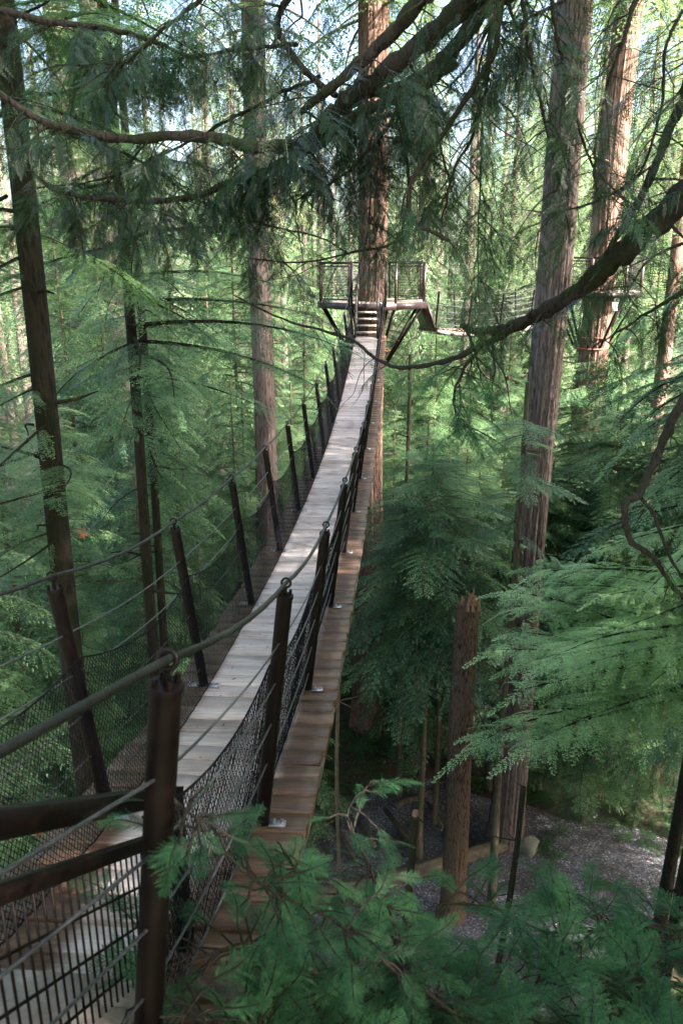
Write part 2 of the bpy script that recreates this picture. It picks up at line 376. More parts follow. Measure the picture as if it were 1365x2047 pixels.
def make_side(path, ts, side, root, detail=True, net_span=None, wires=(.14, .34, .54, .74, .93)):
    S0 = side
    # posts
    for t in ts:
        base = side_pt(path, t, side, HB, 0.0); top = side_pt(path, t, side, HB, PH)
        base = base+np.array([0, 0, .012])
        pb = MB(); r = .033
        pb.tube(smooth_curve([base, base*.5+top*.5, top], 2), r, 20 if detail else 8)
        post = pb.build('post', M['paint'], root, smooth=False)
        for p in post.data.polygons: p.use_smooth = len(p.vertices) == 4 and abs(p.normal.z) < .9
        if detail:
            d = (top-base)/np.linalg.norm(top-base)
            c = MB(); c.tube([top-d*.004, top+d*.008], [r*1.12, r*1.08], 20)
            for q in range(4):
                a_ = q*PI/2+.5; e = np.array([math.cos(a_), math.sin(a_), 0])*r*.72
                c.tube([top+d*.006+e, top+d*.026+e], .0065, 8)
            c.build('cap', M['paint'], post)
            eb = MB(); eb.tube([top, top+d*.045], .007, 8); eb.torus(top+d*.062, .019, .0052, path.T(t)); eb.build('eye_bolt', M['paint'], post, smooth=True)
            T = path.T(t); S = path.S(t); up = np.cross(S, T); R = np.stack([S, T, up], 1)
            for sd in (-1, 1):
                bp = MB()
                bp.box(base+S*sd*.072-up*.006, (.075, .06, .008), R)
                for bx_ in (-.018, .018): bp.tube([base+S*sd*.075+S*bx_-up*.002, base+S*sd*.075+S*bx_+up*.016], .0075, 6)
                bp.build('base_plate', M['steel'], post)
    # main cable and wires
    def line(h, r, n, name, mat, sag, a, b, extra_start=None, extra_end=None):
        pts = []
        if extra_start is not None: pts += extra_start
        tt = [a]+[q for q in ts if a < q < b]+[b]
        for q0, q1 in zip(tt[:-1], tt[1:]):
            for f in np.linspace(0, 1, 7)[:-1]:
                t = q0+(q1-q0)*f; pts.append(side_pt(path, t, side, HB, h-4*sag*f*(1-f)))
        pts.append(side_pt(path, tt[-1], side, HB, h))
        if extra_end is not None: pts += extra_end
        mb = MB(); mb.tube(pts, r, n); return mb.build(name, mat, root, smooth=True)
    a, b = ts[0], ts[-1]
    es = ee = None
    if path is MAIN:
        p1 = side_pt(path, a, side, HB, PH+.062)
        es = [p1+np.array([side*.0-.46*1.0, -1.9, .62])*q for q in (1, .75, .5, .25)]
        es = [p+np.array([0, 0, -.05*4*q*(1-q)]) for p, q in zip(es, (1, .75, .5, .25))]
        ee = [side_pt(path, b, side, HB, PH+.062)+np.array([.02, .6, .18])*q for q in (.5, 1, 2)]
    line(PH+.062, .0092, 8, 'handrail_cable', M['cable'], .018, a, b, es, ee)
    for h in wires:
        e2 = None if path is not MAIN else [side_pt(path, a, side, HB, h)+np.array([-.3, -1.2, .45])*q for q in (1, .5)]
        line(h, .0042, 6, 'wire', M['wire'], .006, a, b, e2)
    # netting
    ta, tb = (net_span or (a, b))
    Lh = .85; cell = .032 if detail else .05
    rw = .0016 if detail else .003
    ylen = tb-ta
    def P_net(s, v):    # s along, v 0..1 up
        i = np.searchsorted(ts, s)-1; i = np.clip(i, 0, len(ts)-2); t0, t1 = ts[i], ts[i+1]
        f = np.clip((s-t0)/(t1-t0), 0, 1); h = net_h(f)*v
        off = HB-.035+.010*math.sin(s*5.1)*math.sin(v*PI)
        return side_pt(path, s, side, off, h+.004)
    # sample grid once then interpolate strands
    gs = np.arange(ta, tb+.05, .05); gv = np.linspace(0, 1, 9)
    G = np.array([[P_net(s_, v_) for v_ in gv] for s_ in gs])
    def look(s, v):
        fs = np.clip((s-ta)/.05, 0, len(gs)-1.001); fv = np.clip(v*8, 0, 7.999)
        i0 = fs.astype(int); j0 = fv.astype(int); a_ = (fs-i0)[:, None]; b_ = (fv-j0)[:, None]
        return (G[i0, j0]*(1-a_)*(1-b_)+G[i0+1, j0]*a_*(1-b_)+G[i0, j0+1]*(1-a_)*b_+G[i0+1, j0+1]*a_*b_)
    mb = MB(); Hh = .78; run = Hh*.85
    for fam in (-1, 1):
        for s0 in np.arange(ta-run, tb+run, cell):
            v = np.linspace(0, 1, 14); s_ = s0+fam*run*(v-.5)+run*.5*0
            ok = (s_ >= ta) & (s_ <= tb)
            if ok.sum() < 2: continue
            pts = look(s_[ok], v[ok])
            pts += RNG.normal(0, .0012, pts.shape)
            mb.tube(pts, rw, 3, cap=False)
    # edge ropes
    s_ = np.arange(ta, tb, .06)
    mb.tube(look(s_, np.ones(len(s_))), .004 if detail else .006, 5)
    lo = look(s_, np.zeros(len(s_))); lo[:, 2] += .006+.006*np.sin(np.arange(len(s_))*2.1)
    mb.tube(lo, .0035, 5)
    mb.build('netting', M['net'], root)
def stringers(path, a, b, root, half=HO):
    for sd in (-1, 1):
        mb = MB(); tt = np.arange(a, b+.01, .5)
        for q0, q1 in zip(tt[:-1], tt[1:]):
            A = path.P(q0)+path.S(q0)*sd*(half-.05)-[0, 0, .11]; B = path.P(q1)+path.S(q1)*sd*(half-.05)-[0, 0, .11]
            mb.bar(A, B, .07, .12)
        mb.build('stringer', M['wood'], root)
        cb = MB(); cb.tube([path.P(q)+path.S(q)*sd*(half-.16)-[0, 0, .2] for q in tt], .014, 6); cb.build('support_cable', M['wire'], root, smooth=True)

br = thing('suspension_bridge', (0, 0, 0), 'long sagging plank footbridge with black netting and brown posts running to the tree platform', 'footbridge')
make_deck(MAIN, 1.25, 23.3, br)
stringers(MAIN, 1.25, 23.25, br)
TS = [1.45, 3.08, 4.88, 6.68, 8.45, 10.22, 12.0, 13.9, 15.75, 17.5, 19.3, 21.1, 22.9]
make_side(MAIN, TS, 1, br); make_side(MAIN, TS, -1, br)

def stairs(path, t0, dirn, z_gain, root, n=5, half=.33, run=.235):
    """open timber steps that climb from the deck end"""
    base = path.P(t0); T = path.T(t0).copy(); T[2] = 0; T /= np.linalg.norm(T); T = T*dirn; S = path.S(t0)
    rise = z_gain/n
    R = np.stack([S, T, np.array([0, 0, 1.])], 1)
    for k in range(1, n):
        c = base+T*(run*(k-.5)+.05)+np.array([0, 0, rise*k-.022]); mb = MB(); mb.box(c, (half*2-.03, run+.02, .045), R); mb.build('tread', M['wood'], root)
    for sd in (-1, 1):
        g_ = MB(); A = base+S*sd*(half+.012)+np.array([0, 0, -.05]); B = A+T*run*n+np.array([0, 0, z_gain])
        g_.bar(A, B, .025, .2); g_.build('stair_stringer', M['paint'], root)
    return base, T, S, rise
def guard(base, T, S, sd, z_gain, root, mat, n=5, run=.235, half=.33, h=.58, balusters=True):
    off = S*sd*(half-.02)
    A = base+off+T*(-.22)+np.array([0, 0, h]); B = base+off+T*(run*n)+np.array([0, 0, h+z_gain+.12])
    r = MB(); r.bar(A, B, .055, .045); r.build('stair_handrail', mat, root)
    lo = np.array([0, 0, -.135]); r = MB(); r.bar(A+lo, B+lo, .03, .03); r.build('guard_rail', mat, root)
    p = MB(); p.bar(A+[0, 0, -.01], base+off+T*(-.22)+[0, 0, .01], .045, .045); p.build('guard_post', mat, root)
    p = MB(); p.bar(B+[0, 0, -.02], B-[0, 0, h+.1], .045, .045); p.build('guard_post', mat, root)
    b = MB(); m = 42
    for q in range(1, m):
        f = q/m; C = A*(1-f)+B*f; foot = max(base[2]+.02, C[2]-h-.02)
        b.bar(C+lo, [C[0], C[1], C[2]-h+.03], .004, .004)
    for q in (.25, .45, .65, .85):
        b.bar(A-[0, 0, h*q], B-[0, 0, h*q], .005, .005)
    b.build('guard_mesh', mat, root)

# near stairs, climbing back towards the viewer
b0, T0, S0_, _ = stairs(MAIN, 1.78, -1, .85, br)
guard(b0, T0, S0_, 1, .85, br, M['rust'] if False else M['paint'])

# ------------------------------------------------------------------ big trunks
def trunk_mb(x, y, z0, z1, r0, r1, n=40, ridge=.05, lean=(0, 0), flare=.35, seed=0, step=.5, mb=None, waves=(17, 29, 43)):
    rg = np.random.default_rng(seed+100); m = max(4, int((z1-z0)/step)); z = np.linspace(z0, z1, m); f = (z-z0)/(z1-z0)
    px = x+lean[0]*f+.03*np.sin(z*.5+seed); py = y+lean[1]*f+.03*np.cos(z*.4+seed)
    R = r0+(r1-r0)*f**.8+r0*flare*np.exp(-(z-z0)/.8)
    th = np.arange(n)*2*PI/n; rid = []
    ph = rg.uniform(0, 6, len(waves)); dr = np.cumsum(rg.normal(0, .25, (m, len(waves))), axis=0)
    for i in range(m):
        a = sum(np.abs(np.sin(w*th/2+ph[k]+dr[i, k])) for k, w in enumerate(waves))/len(waves)
        rid.append(1+ridge*(a*2-1.1)+ridge*.5*np.sin(2*th+ph[0]+z[i]*.2))
    mb = mb or MB(); mb.tube(np.stack([px, py, z], 1), R, n, cap=True, ridge=np.array(rid)); return mb

# ------------------------------------------------------------------ foliage
def kites(P, D, S, L, W):
    P = np.asarray(P); D = np.asarray(D); S = np.asarray(S); L = np.asarray(L)[:, None]; W = np.asarray(W)[:, None]
    m = P+D*L*.45
    V = np.stack([P, m+S*W*.5, P+D*L, m-S*W*.5], 1); return V      # (n,4,3)
def quads(n): return np.arange(n*4).reshape(-1, 4)
def rotz(a): c, s = math.cos(a), math.sin(a); return np.array([[c, -s, 0], [s, c, 0], [0, 0, 1]])
def roty(a): c, s = math.cos(a), math.sin(a); return np.array([[c, 0, s], [0, 1, 0], [-s, 0, c]])
def rotx(a): c, s = math.cos(a), math.sin(a); return np.array([[1, 0, 0], [0, c, -s], [0, s, c]])

def branch_proto(seed, L=2.0, step=.07, bl=.55, ks=.035, kl=.06, kw=.016, droop=.35, rise=.12, bare=.12, ang=58, sparse=0., hang=.5):
    rg = np.random.default_rng(seed); out = []
    def axis(t):
        t = np.asarray(t, float)
        return np.stack([L*(t-.06*t*t), L*.05*np.sin(t*4+seed), L*(rise*t-droop*t*t)], -1)
    ts_ = np.arange(bare, 1.0, step/L)
    for i, t in enumerate(ts_):
        for side in (-1, 1):
            if rg.random() < sparse: continue
            tt = min(.995, t+rg.uniform(-.3, .3)*step/L)
            p = axis(tt); tan = axis(tt+.01)-p; tan /= np.linalg.norm(tan)
            ln = bl*(min(1, .35+(tt-bare)*2.2)*(1-tt)**.75+.13)*rg.uniform(.55, 1.15)
            a = math.radians(ang+rg.uniform(-10, 10))*side
            d = rotz(a) @ tan; d[2] = d[2]*.5+rg.uniform(-.12, .08); d /= np.linalg.norm(d)
            s = np.arange(ks*.5, ln, ks); n = len(s)
            if n == 0: continue
            pos = p+d*s[:, None]; pos[:, 2] -= hang*s*s
            dd = np.tile(d, (n, 1)); dd[:, 2] -= 2*hang*s; dd /= np.linalg.norm(dd, axis=1)[:, None]
            up = np.array([0, 0, 1.])
            sv = np.cross(dd, up); sv /= np.linalg.norm(sv, axis=1)[:, None]
            taper = .45+.55*np.sin(np.clip((1-s/ln), 0, 1)*PI*.5)
            for q in (-1, 1):
                aa = np.radians(rg.uniform(38, 62, n))[:, None]
                kd = dd*np.cos(aa)+sv*q*np.sin(aa)+up*rg.uniform(-.14, .08, n)[:, None]; kd /= np.linalg.norm(kd, axis=1)[:, None]
                ksd = np.cross(kd, up+rg.normal(0, .35, (n, 3))); ksd /= np.linalg.norm(ksd, axis=1)[:, None]
                out.append(kites(pos, kd, ksd, kl*taper*rg.uniform(.7, 1.2, n), kw*rg.uniform(.8, 1.2, n)))
            out.append(kites(pos[-1:], dd[-1:], sv[-1:], [kl], [kw]))
    return np.concatenate(out), axis(np.linspace(0, 1, 9))

def conifer(seed, H, z_lo, rad, nb, protos, pL, r_tr, shape=1.0, pitch0=8, pitch1=-25, bark='hem_bark', leaf='hem', name_n=10, twigs=0, tw_len=1.2, thick=.016, top_taper=.02):
    """returns mesh data for (trunk, crown); origin at the trunk foot"""
    rg = np.random.default_rng(seed); VV = []; TN = []; tr = trunk_mb(0, 0, -.3, H, r_tr, top_taper, n=name_n, ridge=.03, flare=.4, seed=seed, step=H/14)
    ga = 2.399963
    for i in range(nb):
        f = (i+rg.uniform(0, 1))/nb; f = f**.9; z = z_lo+(H-z_lo)*f*.985
        prof = (1-f)**shape*min(1, .55+f*3)
        ln = (rad*prof+.18)*rg.uniform(.5, 1.3)
        a = i*ga+rg.uniform(-.5, .5); e = math.radians(pitch1+(pitch0-pitch1)*f+rg.uniform(-9, 9))
        k = rg.integers(len(protos)); B, ax = protos[k]; s = ln/pL
        R = rotz(a) @ roty(-e) @ rotx(rg.uniform(-.15, .15)); s3 = s*np.array([1, max(1, .85/ max(s, .3))*1.0, 1])
        rt = max(.02, r_tr*(1-z/H)*.6); O = np.array([math.cos(a)*rt*.5, math.sin(a)*rt*.5, z])
        VV.append((B*s3) @ R.T+O); TN.append(np.full(len(B)*4, rg.normal(0, .15)))
        tr.tube((ax*s3) @ R.T+O, np.linspace(thick*s+.006, .003, len(ax)), 4, cap=False)
    for i in range(twigs):
        z = rg.uniform(z_lo*.25, z_lo+(H-z_lo)*.45); a = rg.uniform(0, 2*PI); ln = tw_len*rg.uniform(.4, 1.2); e = rg.uniform(-.5, .3)
        d = np.array([math.cos(a)*math.cos(e), math.sin(a)*math.cos(e), math.sin(e)]); pts = [np.array([0, 0, z])]
        for q in range(6): d = d+rg.normal(0, .12, 3)+[0, 0, -.05]; d /= np.linalg.norm(d); pts.append(pts[-1]+d*ln/6)
        tr.tube(smooth_curve(pts, 2), np.linspace(.010, .003, 13), 4, cap=False)
        for q in (2, 3, 4):
            dd = d+rg.normal(0, .6, 3); dd /= np.linalg.norm(dd); tr.tube([pts[q], pts[q]+dd*ln*.15, pts[q]+dd*ln*.3+[0, 0, -.03]], [.005, .003, .002], 3, cap=False)
    V = np.concatenate(VV).reshape(-1, 3)
    tm = mesh_data('trunk', np.concatenate(tr.v), np.concatenate(tr.f), M[bark], smooth=True)
    cm = mesh_data('crown', V, quads(len(V)//4), M[leaf], attrs={'tone': np.concatenate(TN)})
    return tm, cm

P_h = [branch_proto(s, L=2.0, step=.075, bl=.72, ks=.046, kw=.026, kl=.085) for s in (1, 2, 3, 4)]
P_hd = [branch_proto(s, L=2.0, droop=.5, rise=.1, hang=.9, step=.08, bl=.68, ks=.046, kw=.026, kl=.085) for s in (5, 6, 7)]
P_fine = [branch_proto(s, L=2.0, step=.05, ks=.028, kl=.052, kw=.016, bl=.62, droop=.3) for s in (8, 9, 10)]
P_t = [branch_proto(s, L=2.6, step=.16, ks=.09, kl=.15, kw=.038, bl=.8, droop=.4, hang=.5) for s in (11, 12, 13)]
P_far = [branch_proto(s, L=2.6, step=.34, ks=.20, kl=.32, kw=.09, bl=.9, droop=.4) for s in (14, 15)]

def compound(seed, L=3.4, n=21, sub=(.95, .22), droop=.22, rise=.1, ks=.027, kl=.042, kw=.0135):
    """a big hemlock limb: side limbs that are themselves feathered sprays"""
    rg = np.random.default_rng(seed)
    subs = [branch_proto(seed*10+k, L=.8, step=.05, bl=.17, ks=ks, kl=kl, kw=kw, droop=.3, rise=.05, bare=.05, ang=52, hang=.8) for k in range(4)]
    out = []; tw = []
    def ax(t): t = np.asarray(t, float); return np.stack([L*(t-.06*t*t), L*.06*np.sin(t*3.5+seed), L*(rise*t-droop*t*t)], -1)
    for i in range(n):
        for side in (-1, 1):
            t = min(.98, .1+.88*(i+rg.uniform(-.4, .4))/n); p = ax(t); tan = ax(t+.01)-p; tan /= np.linalg.norm(tan)
            ln = (sub[0]*(1-t)**.6*min(1, .5+2*t)+sub[1])*rg.uniform(.6, 1.2)
            a = math.atan2(tan[1], tan[0])+side*math.radians(rg.uniform(38, 68)); B, bx = subs[rg.integers(4)]; sc = ln/.8
            Rm = rotz(a) @ roty(rg.uniform(-.06, .22)) @ rotx(rg.uniform(-.25, .25)); s3 = np.array([sc, max(.8, sc*.8), max(.6, sc)])
            b = (B*s3) @ Rm.T+p; 
            if rg.random() < .93: out.append(b)
            tw.append((bx*s3) @ Rm.T+p)
    B, bx = subs[0]; out.append(B @ roty(.3).T+ax(.9))
    return np.concatenate(out), ax(np.linspace(0, 1, 12)), tw
P_c = [compound(s) for s in (81, 82, 83)]
P_c = [(b, a) for b, a, t in P_c]
PROTO = {}
PROTO['h1'] = conifer(21, 12, 1.5, 2.4, 150, P_h, 2.0, .10, twigs=30, shape=.55)
PROTO['h2'] = conifer(22, 14, 3.0, 2.7, 160, P_h+P_hd, 2.0, .12, twigs=40, pitch1=-28, shape=.55)
PROTO['h3'] = conifer(23, 10, 1.0, 2.2, 135, P_h, 2.0, .085, twigs=20, shape=.8)
PROTO['h4'] = conifer(24, 15, 2.0, 2.5, 165, P_hd, 2.0, .11, twigs=50, pitch0=12, pitch1=-35, shape=.7)
PROTO['h5'] = conifer(25, 13, 6.8, 3.0, 130, P_h, 2.0, .11, twigs=40, shape=.45)
PROTO['t1'] = conifer(31, 36, 14, 3.8, 210, P_t, 2.6, .38, bark='fir_bark', leaf='tall', name_n=16, shape=.6, thick=.03, twigs=30, tw_len=2)
PROTO['t2'] = conifer(32, 40, 19, 3.6, 190, P_t, 2.6, .42, bark='red_bark', leaf='tall', name_n=16, shape=.5, thick=.03, twigs=30, tw_len=2)
PROTO['t3'] = conifer(33, 30, 7, 3.6, 240, P_t, 2.6, .3, bark='fir_bark', leaf='tall', name_n=16, shape=.8, thick=.03, pitch1=-38)

def place(kind, x, y, top, rot, label, group, name='hemlock_tree', cat='tree', sxy=None):
    tm, cm = PROTO[kind]; Hh = {'h1': 12, 'h2': 14, 'h3': 10, 'h4': 15, 'h5': 13, 't1': 36, 't2': 40, 't3': 30}[kind]
    gz = float(ground_z(np.array(x), np.array(y))); s = (top-gz)/Hh; sx = sxy or s
    root = thing(name, (x, y, gz), label, cat, group); root.rotation_euler = (0, 0, rot); root.scale = (sx, sx, s)
    for nm, me in (('trunk', tm), ('crown', cm)):
        o = bpy.data.objects.new(nm, me); COL.objects.link(o); o.parent = root
    return root

# understory, placed one by one: kind, x, y, top height, spread
left = [('h4', -5.6, 11.0, -1.2, 1.0), ('h1', -7.4, 14.5, 1.5, 1.1), ('h2', -4.7, 19.0, 1.0, 1.0), ('h3', -2.9, 20.8, -3.0, .9), ('h4', -6.6, 22.5, 3.5, 1.1),
        ('h1', -9.6, 19.0, 3.0, 1.1), ('h2', -3.6, 27.5, 2.2, 1.1), ('h1', -1.4, 29.5, -1.5, 1.0), ('h2', -8.6, 29.0, 5.0, 1.1), ('h4', -12.2, 25.5, 5.0, 1.2),
        ('h1', -4.2, 15.6, -3.9, .85), ('h3', -2.2, 16.4, -7.2, .8), ('h2', -6.2, 17.0, -2.6, 1.0), ('h3', -3.0, 24.0, -3.6, .9), ('h1', -5.6, 34.0, 4.0, 1.1), ('h2', -1.2, 35.0, 1.5, 1.1), ('h1', -11.5, 34.5, 6.0, 1.2),
        ('h3', -4.4, 7.6, -7.0, .85), ('h1', -6.9, 8.6, -5.6, 1.0), ('h3', -2.6, 11.8, -8.6, .8), ('h1', -4.9, 13.2, -5.5, .9), ('h3', -1.4, 20.0, -8.0, .8), ('h1', -7.8, 12.0, -3, 1.0), ('h2', -5.2, 24.0, -1.5, 1.0), ('h3', -3.4, 17.8, -6.5, .9), ('h4', -4.6, 21.6, -1.0, 1.2), ('h2', -8.4, 24.5, 2.6, 1.3), ('h1', -1.6, 25.6, -3.8, 1.1), ('h4', -3.0, 31.5, .5, 1.3), ('h1', -6.4, 30.5, 2.0, 1.3), ('h2', -9.0, 37, 3.5, 1.4), ('h4', -6.3, 14.0, -1.6, 1.2)]
right = [('h5', 2.3, 19.4, -4.4, 1.0), ('h5', 8.3, 23.2, -4.2, 1.1), ('h5', 2.9, 20.9, -5.0, .9), ('h4', 9.2, 21.0, -2.6, .9), ('h1', 5.8, 24.2, -4.4, .95), ('h2', 3.4, 29.0, -2.4, 1.0),
         ('h1', 11.6, 25.2, -.4, 1.0), ('h3', 6.4, 30.6, -2.6, 1.0), ('h2', 10.0, 34.0, .2, 1.1), ('h4', 14.0, 30.0, 1.6, 1.1), ('h1', 4.6, 36.0, .6, 1.1), ('h2', 7.6, 40.0, 2.0, 1.2),
         ('h5', 9.8, 15.6, -4.6, 1.0), ('h3', 12.5, 19.0, -2.2, 1.0), ('h2', 1.0, 32.0, -3.5, 1.0), ('h1', 2.0, 40.0, 2.5, 1.2), ('h2', 14.5, 38.0, 3.5, 1.2), ('h2', 11.0, 16.5, -1.0, 1.1), ('h4', 14.5, 15.0, 1.0, 1.2), ('h1', 15.5, 20.5, 1.0, 1.2), ('h2', 16, 25.5, 1.5, 1.2), ('h5', 4.9, 22.6, -6.5, .9), ('h1', 7.6, 21.0, -6.5, .9), ('h2', 8.6, 24.6, -3.6, 1.0), ('h1', 4.2, 26.0, -3.4, 1.0), ('h4', 6.6, 28.4, -2.6, 1.0), ('h1', 1.9, 28.2, -5.0, .9), ('h2', 3.6, 32.5, -1.8, 1.1), ('h4', 12.4, 27.5, -1.5, 1.1), ('h1', 6.6, 22.6, -6.0, .9), ('h5', 8.4, 26.2, -3.0, 1.1), ('h5', 4.2, 23.4, -6.2, 1.1), ('h4', 2.6, 23.4, -4.6, 1.2), ('h5', 6.6, 24.0, -6.0, 1.1), ('h5', 10.4, 22.6, -2.2, 1.2), ('h4', 4.6, 30.5, -1.8, 1.3), ('h1', 1.6, 36.5, -1.0, 1.3), ('h2', 11.8, 37, 1.5, 1.4), ('h1', 8.0, 35.0, -.8, 1.3)]  # the farthest right, past the frame, are added to shade the low trunks
for i, (k, x, y, tp, s) in enumerate(left):
    place(k, x, y, tp, i*1.7, 'soft green hemlock standing in the thicket left of the bridge', 'hemlocks in the thicket left of the bridge', sxy=s)
for i, (k, x, y, tp, s) in enumerate(right):
    place(k, x, y, tp, i*2.3+1, 'layered green hemlock standing in the hollow right of the bridge', 'hemlocks in the hollow right of the bridge', sxy=s)
# tall conifers behind
tall = []
rg = np.random.default_rng(5)
keep = [(.95, 26.1, 3), (9.4, 30, 3.2), (5, 20, 2), (-2.3, 24, 2)]
tries = 0
while len(tall) < 26 and tries < 4000:
    tries += 1
    y = rg.uniform(32, 62); x = rg.uniform(-.52*y-3, .40*y)
    if any((x-a)**2+(y-b)**2 < 6.5 for a, b, *_ in tall) or any((x-a)**2+(y-b)**2 < (c+1)**2 for a, b, c in keep): continue
    tall.append((x, y, 0))
for i, (x, y, _) in enumerate(tall):
    k = ('t1', 't2', 't3')[i % 3]
    place(k, x, y, GZ+rg.uniform(28, 40), rg.uniform(0, 6), 'tall straight conifer in the bright wood behind the platforms', 'tall conifers in the wood behind the platforms', name='fir_tree', sxy=rg.uniform(.85, 1.15))
# added conifers, mostly out of view, placed to shade the near bridge
for i, (k, x, y, tp, s) in enumerate([('t3', 11, 5, 15, 1.3), ('t3', 14.5, 10.5, 18, 1.3), ('t3', 9, -1.5, 14, 1.3), ('t3', 17, 1, 20, 1.4), ('t3', 19, 15.5, 20, 1.3), ('t3', 13.5, -5, 16, 1.3), ('t3', 6.5, -6, 14, 1.2), ('t3', -6, -5, 16, 1.2), ('t2', 8.2, 7.5, 22, 1.3), ('t1', -6.6, 6.5, 20, 1.3), ('t2', -5, 1, 21, 1.3), ('t1', 1, -4.5, 19, 1.3), ('t1', 11.5, 14.5, 20, 1.3), ('t2', -10, 13, 22, 1.3), ('t3', 10, -6, 14, 1.4), ('t3', 12, -1.5, 15, 1.4), ('t3', 13, 3, 17, 1.4), ('t3', 15.5, 6.5, 17, 1.4), ('t3', 12.8, 10, 15, 1.4), ('t3', 16, 13.5, 17, 1.4), ('t3', 20, 6, 20, 1.4), ('t3', 18, -5, 20, 1.4), ('t3', 7.5, 2.0, 12, 1.1), ('t3', 9.6, 1.2, 20, 1.6), ('t3', 10.2, 5.2, 20, 1.5), ('t3', 8.0, -3.2, 18, 1.5), ('t3', 14, 8, 20, 1.5), ('h4', 5.6, 3.4, 2.4, 1.1), ('h4', 6.9, 6.8, 2.6, 1.1), ('h2', 5.2, -.6, 2.5, 1.1), ('h4', 9.2, 9.6, 2.5, 1.2)]):
    place(k, x, y, tp, i*1.1, 'tall conifer added beside the viewpoint to shade the near end of the bridge', 'shade conifers added beside the viewpoint', name='fir_tree', sxy=s)

# far wood, one mass
VV = []; tr = MB(); rg = np.random.default_rng(77)
for i in range(120):
    y = rg.uniform(62, 140); x = rg.uniform(-.6*y, .6*y); gz = float(ground_z(np.array(x), np.array(y))); Hh = rg.uniform(26, 40)
    tr.tube([[x, y, gz-.5], [x, y, gz+Hh*.5], [x, y, gz+Hh]], [.4, .28, .03], 6, cap=False)
    for b_ in range(70):
        f = (b_+rg.random())/70; z = gz+Hh*(.18+.8*f); ln = (4.2*(1-f)**.7+.5)*rg.uniform(.6, 1.2); a = b_*2.4+rg.uniform(-.5, .5)
        B, ax = P_far[rg.integers(2)]; s = ln/2.6
        VV.append((B[rg.random(len(B)) < .8]*s) @ (rotz(a) @ roty(rg.uniform(.05, .5))).T+[x, y, z])
V = np.concatenate(VV).reshape(-1, 3)
fw = mesh_np('far_wood', V, quads(len(V)//4), M['tall']); fw['kind'] = 'stuff'
tag(fw, 'bright hazy wood of conifers closing the view behind everything', 'wood')
tr.build('trunks', M['fir_bark'], fw)['kind'] = 'stuff'

# ------------------------------------------------------------------ individual trees
def simple_tree(name, label, x, y, z1, r0, r1, bark, seed, n=40, ridge=.05, lean=(0, 0), extra=None, group=None):
    gz = float(ground_z(np.array(x), np.array(y)))
    root = thing(name, (x, y, gz), label, 'tree', group)
    mb = trunk_mb(x, y, gz-.3, z1, r0, r1, n=n, ridge=ridge, lean=lean, seed=seed); rq = np.random.default_rng(seed)
    for i in range(16 if r0 > .3 else 10):      # broken dead stubs
        z = rq.uniform(-11, min(6, z1-1)); a = rq.uniform(0, 2*PI); f = (z-gz)/(z1-gz); d = np.array([math.cos(a), math.sin(a), rq.uniform(-.3, .3)]); p = np.array([x+lean[0]*f, y+lean[1]*f, z])
        rr_ = r0+(r1-r0)*f; L = rr_+rq.uniform(.15, .7); mb.tube([p, p+d*L*.6, p+d*L+[0, 0, rq.uniform(-.1, .05)]], [.03, .018, .008], 6)
    mb.build('trunk', M[bark], root, smooth=True)
    return root
def crown_on(root, x, y, items, protos, pL, leaf, thick=.016, bark='hem_bark', nm='crown', bn='branches'):
    """items: (z, azimuth, length, pitch)"""
    VV = []; TN = []; mb = MB(); rg = np.random.default_rng(int(abs(x*100)+abs(y*10)))
    for (z, a, ln, e) in items:
        B, ax = protos[rg.integers(len(protos))]; s = ln/pL
        R = rotz(a) @ roty(-e) @ rotx(rg.uniform(-.25, .25)); s3 = s*np.array([1, max(1, .8/s), 1]); O = np.array([x, y, z])
        VV.append((B*s3) @ R.T+O); TN.append(np.full(len(B)*4, rg.normal(0, .14))); mb.tube((ax*s3) @ R.T+O, np.linspace(thick*s+.006, .003, len(ax)), 5, cap=False)
    V = np.concatenate(VV).reshape(-1, 3)
    mesh_np(nm, V, quads(len(V)//4), M[leaf], root, attrs={'tone': np.concatenate(TN)}); mb.build(bn, M[bark], root, smooth=True)
def rand_items(n, z0, z1, l0, l1, seed, amin=0, amax=2*PI, e0=-.5, e1=.1):
    r_ = np.random.default_rng(seed)
    return [(r_.uniform(z0, z1), r_.uniform(amin, amax), r_.uniform(l0, l1), r_.uniform(e0, e1)) for _ in range(n)]

t = simple_tree('fir_tree', 'huge straight red-barked fir rising through the central platform', .95, 26.15, 16, .50, .39, 'red_bark', 1, n=110, ridge=.09)
crown_on(t, .95, 26.15, rand_items(130, 6.5, 16, 1.5, 4.4, 1), P_t, 2.6, 'tall', .03, 'fir_bark')
t = simple_tree('fir_tree', 'massive grey furrowed fir right of centre, standing clear of any platform', 5.0, 20.2, 15, .47, .31, 'fir_bark', 2, n=110, ridge=.12, lean=(.25, 0))
crown_on(t, 5.1, 20.2, rand_items(120, 6.5, 15, 1.4, 4.2, 2), P_t, 2.6, 'tall', .03, 'fir_bark')
t = simple_tree('fir_tree', 'thick sunlit fir carrying the smaller platform at the right', 9.25, 30.2, 18, .58, .38, 'red_bark', 3, n=110, ridge=.10, lean=(.35, 0))
crown_on(t, 9.5, 30.2, rand_items(130, 8.5, 18, 1.5, 4.6, 3), P_t, 2.6, 'tall', .03, 'fir_bark')
t = simple_tree('fir_tree', 'pale sunlit fir trunk left of the bridge and the central platform', -2.35, 24.0, 15, .37, .27, 'fir_bark', 4, n=90, ridge=.10)
crown_on(t, -2.35, 24.0, rand_items(120, 5.5, 15, 1.2, 4.0, 4), P_t, 2.6, 'tall', .03, 'fir_bark')
t = simple_tree('fir_tree', 'pale grey trunk half hidden in hemlocks at the far left', -7.2, 26.0, 15, .38, .26, 'fir_bark', 5, n=32)
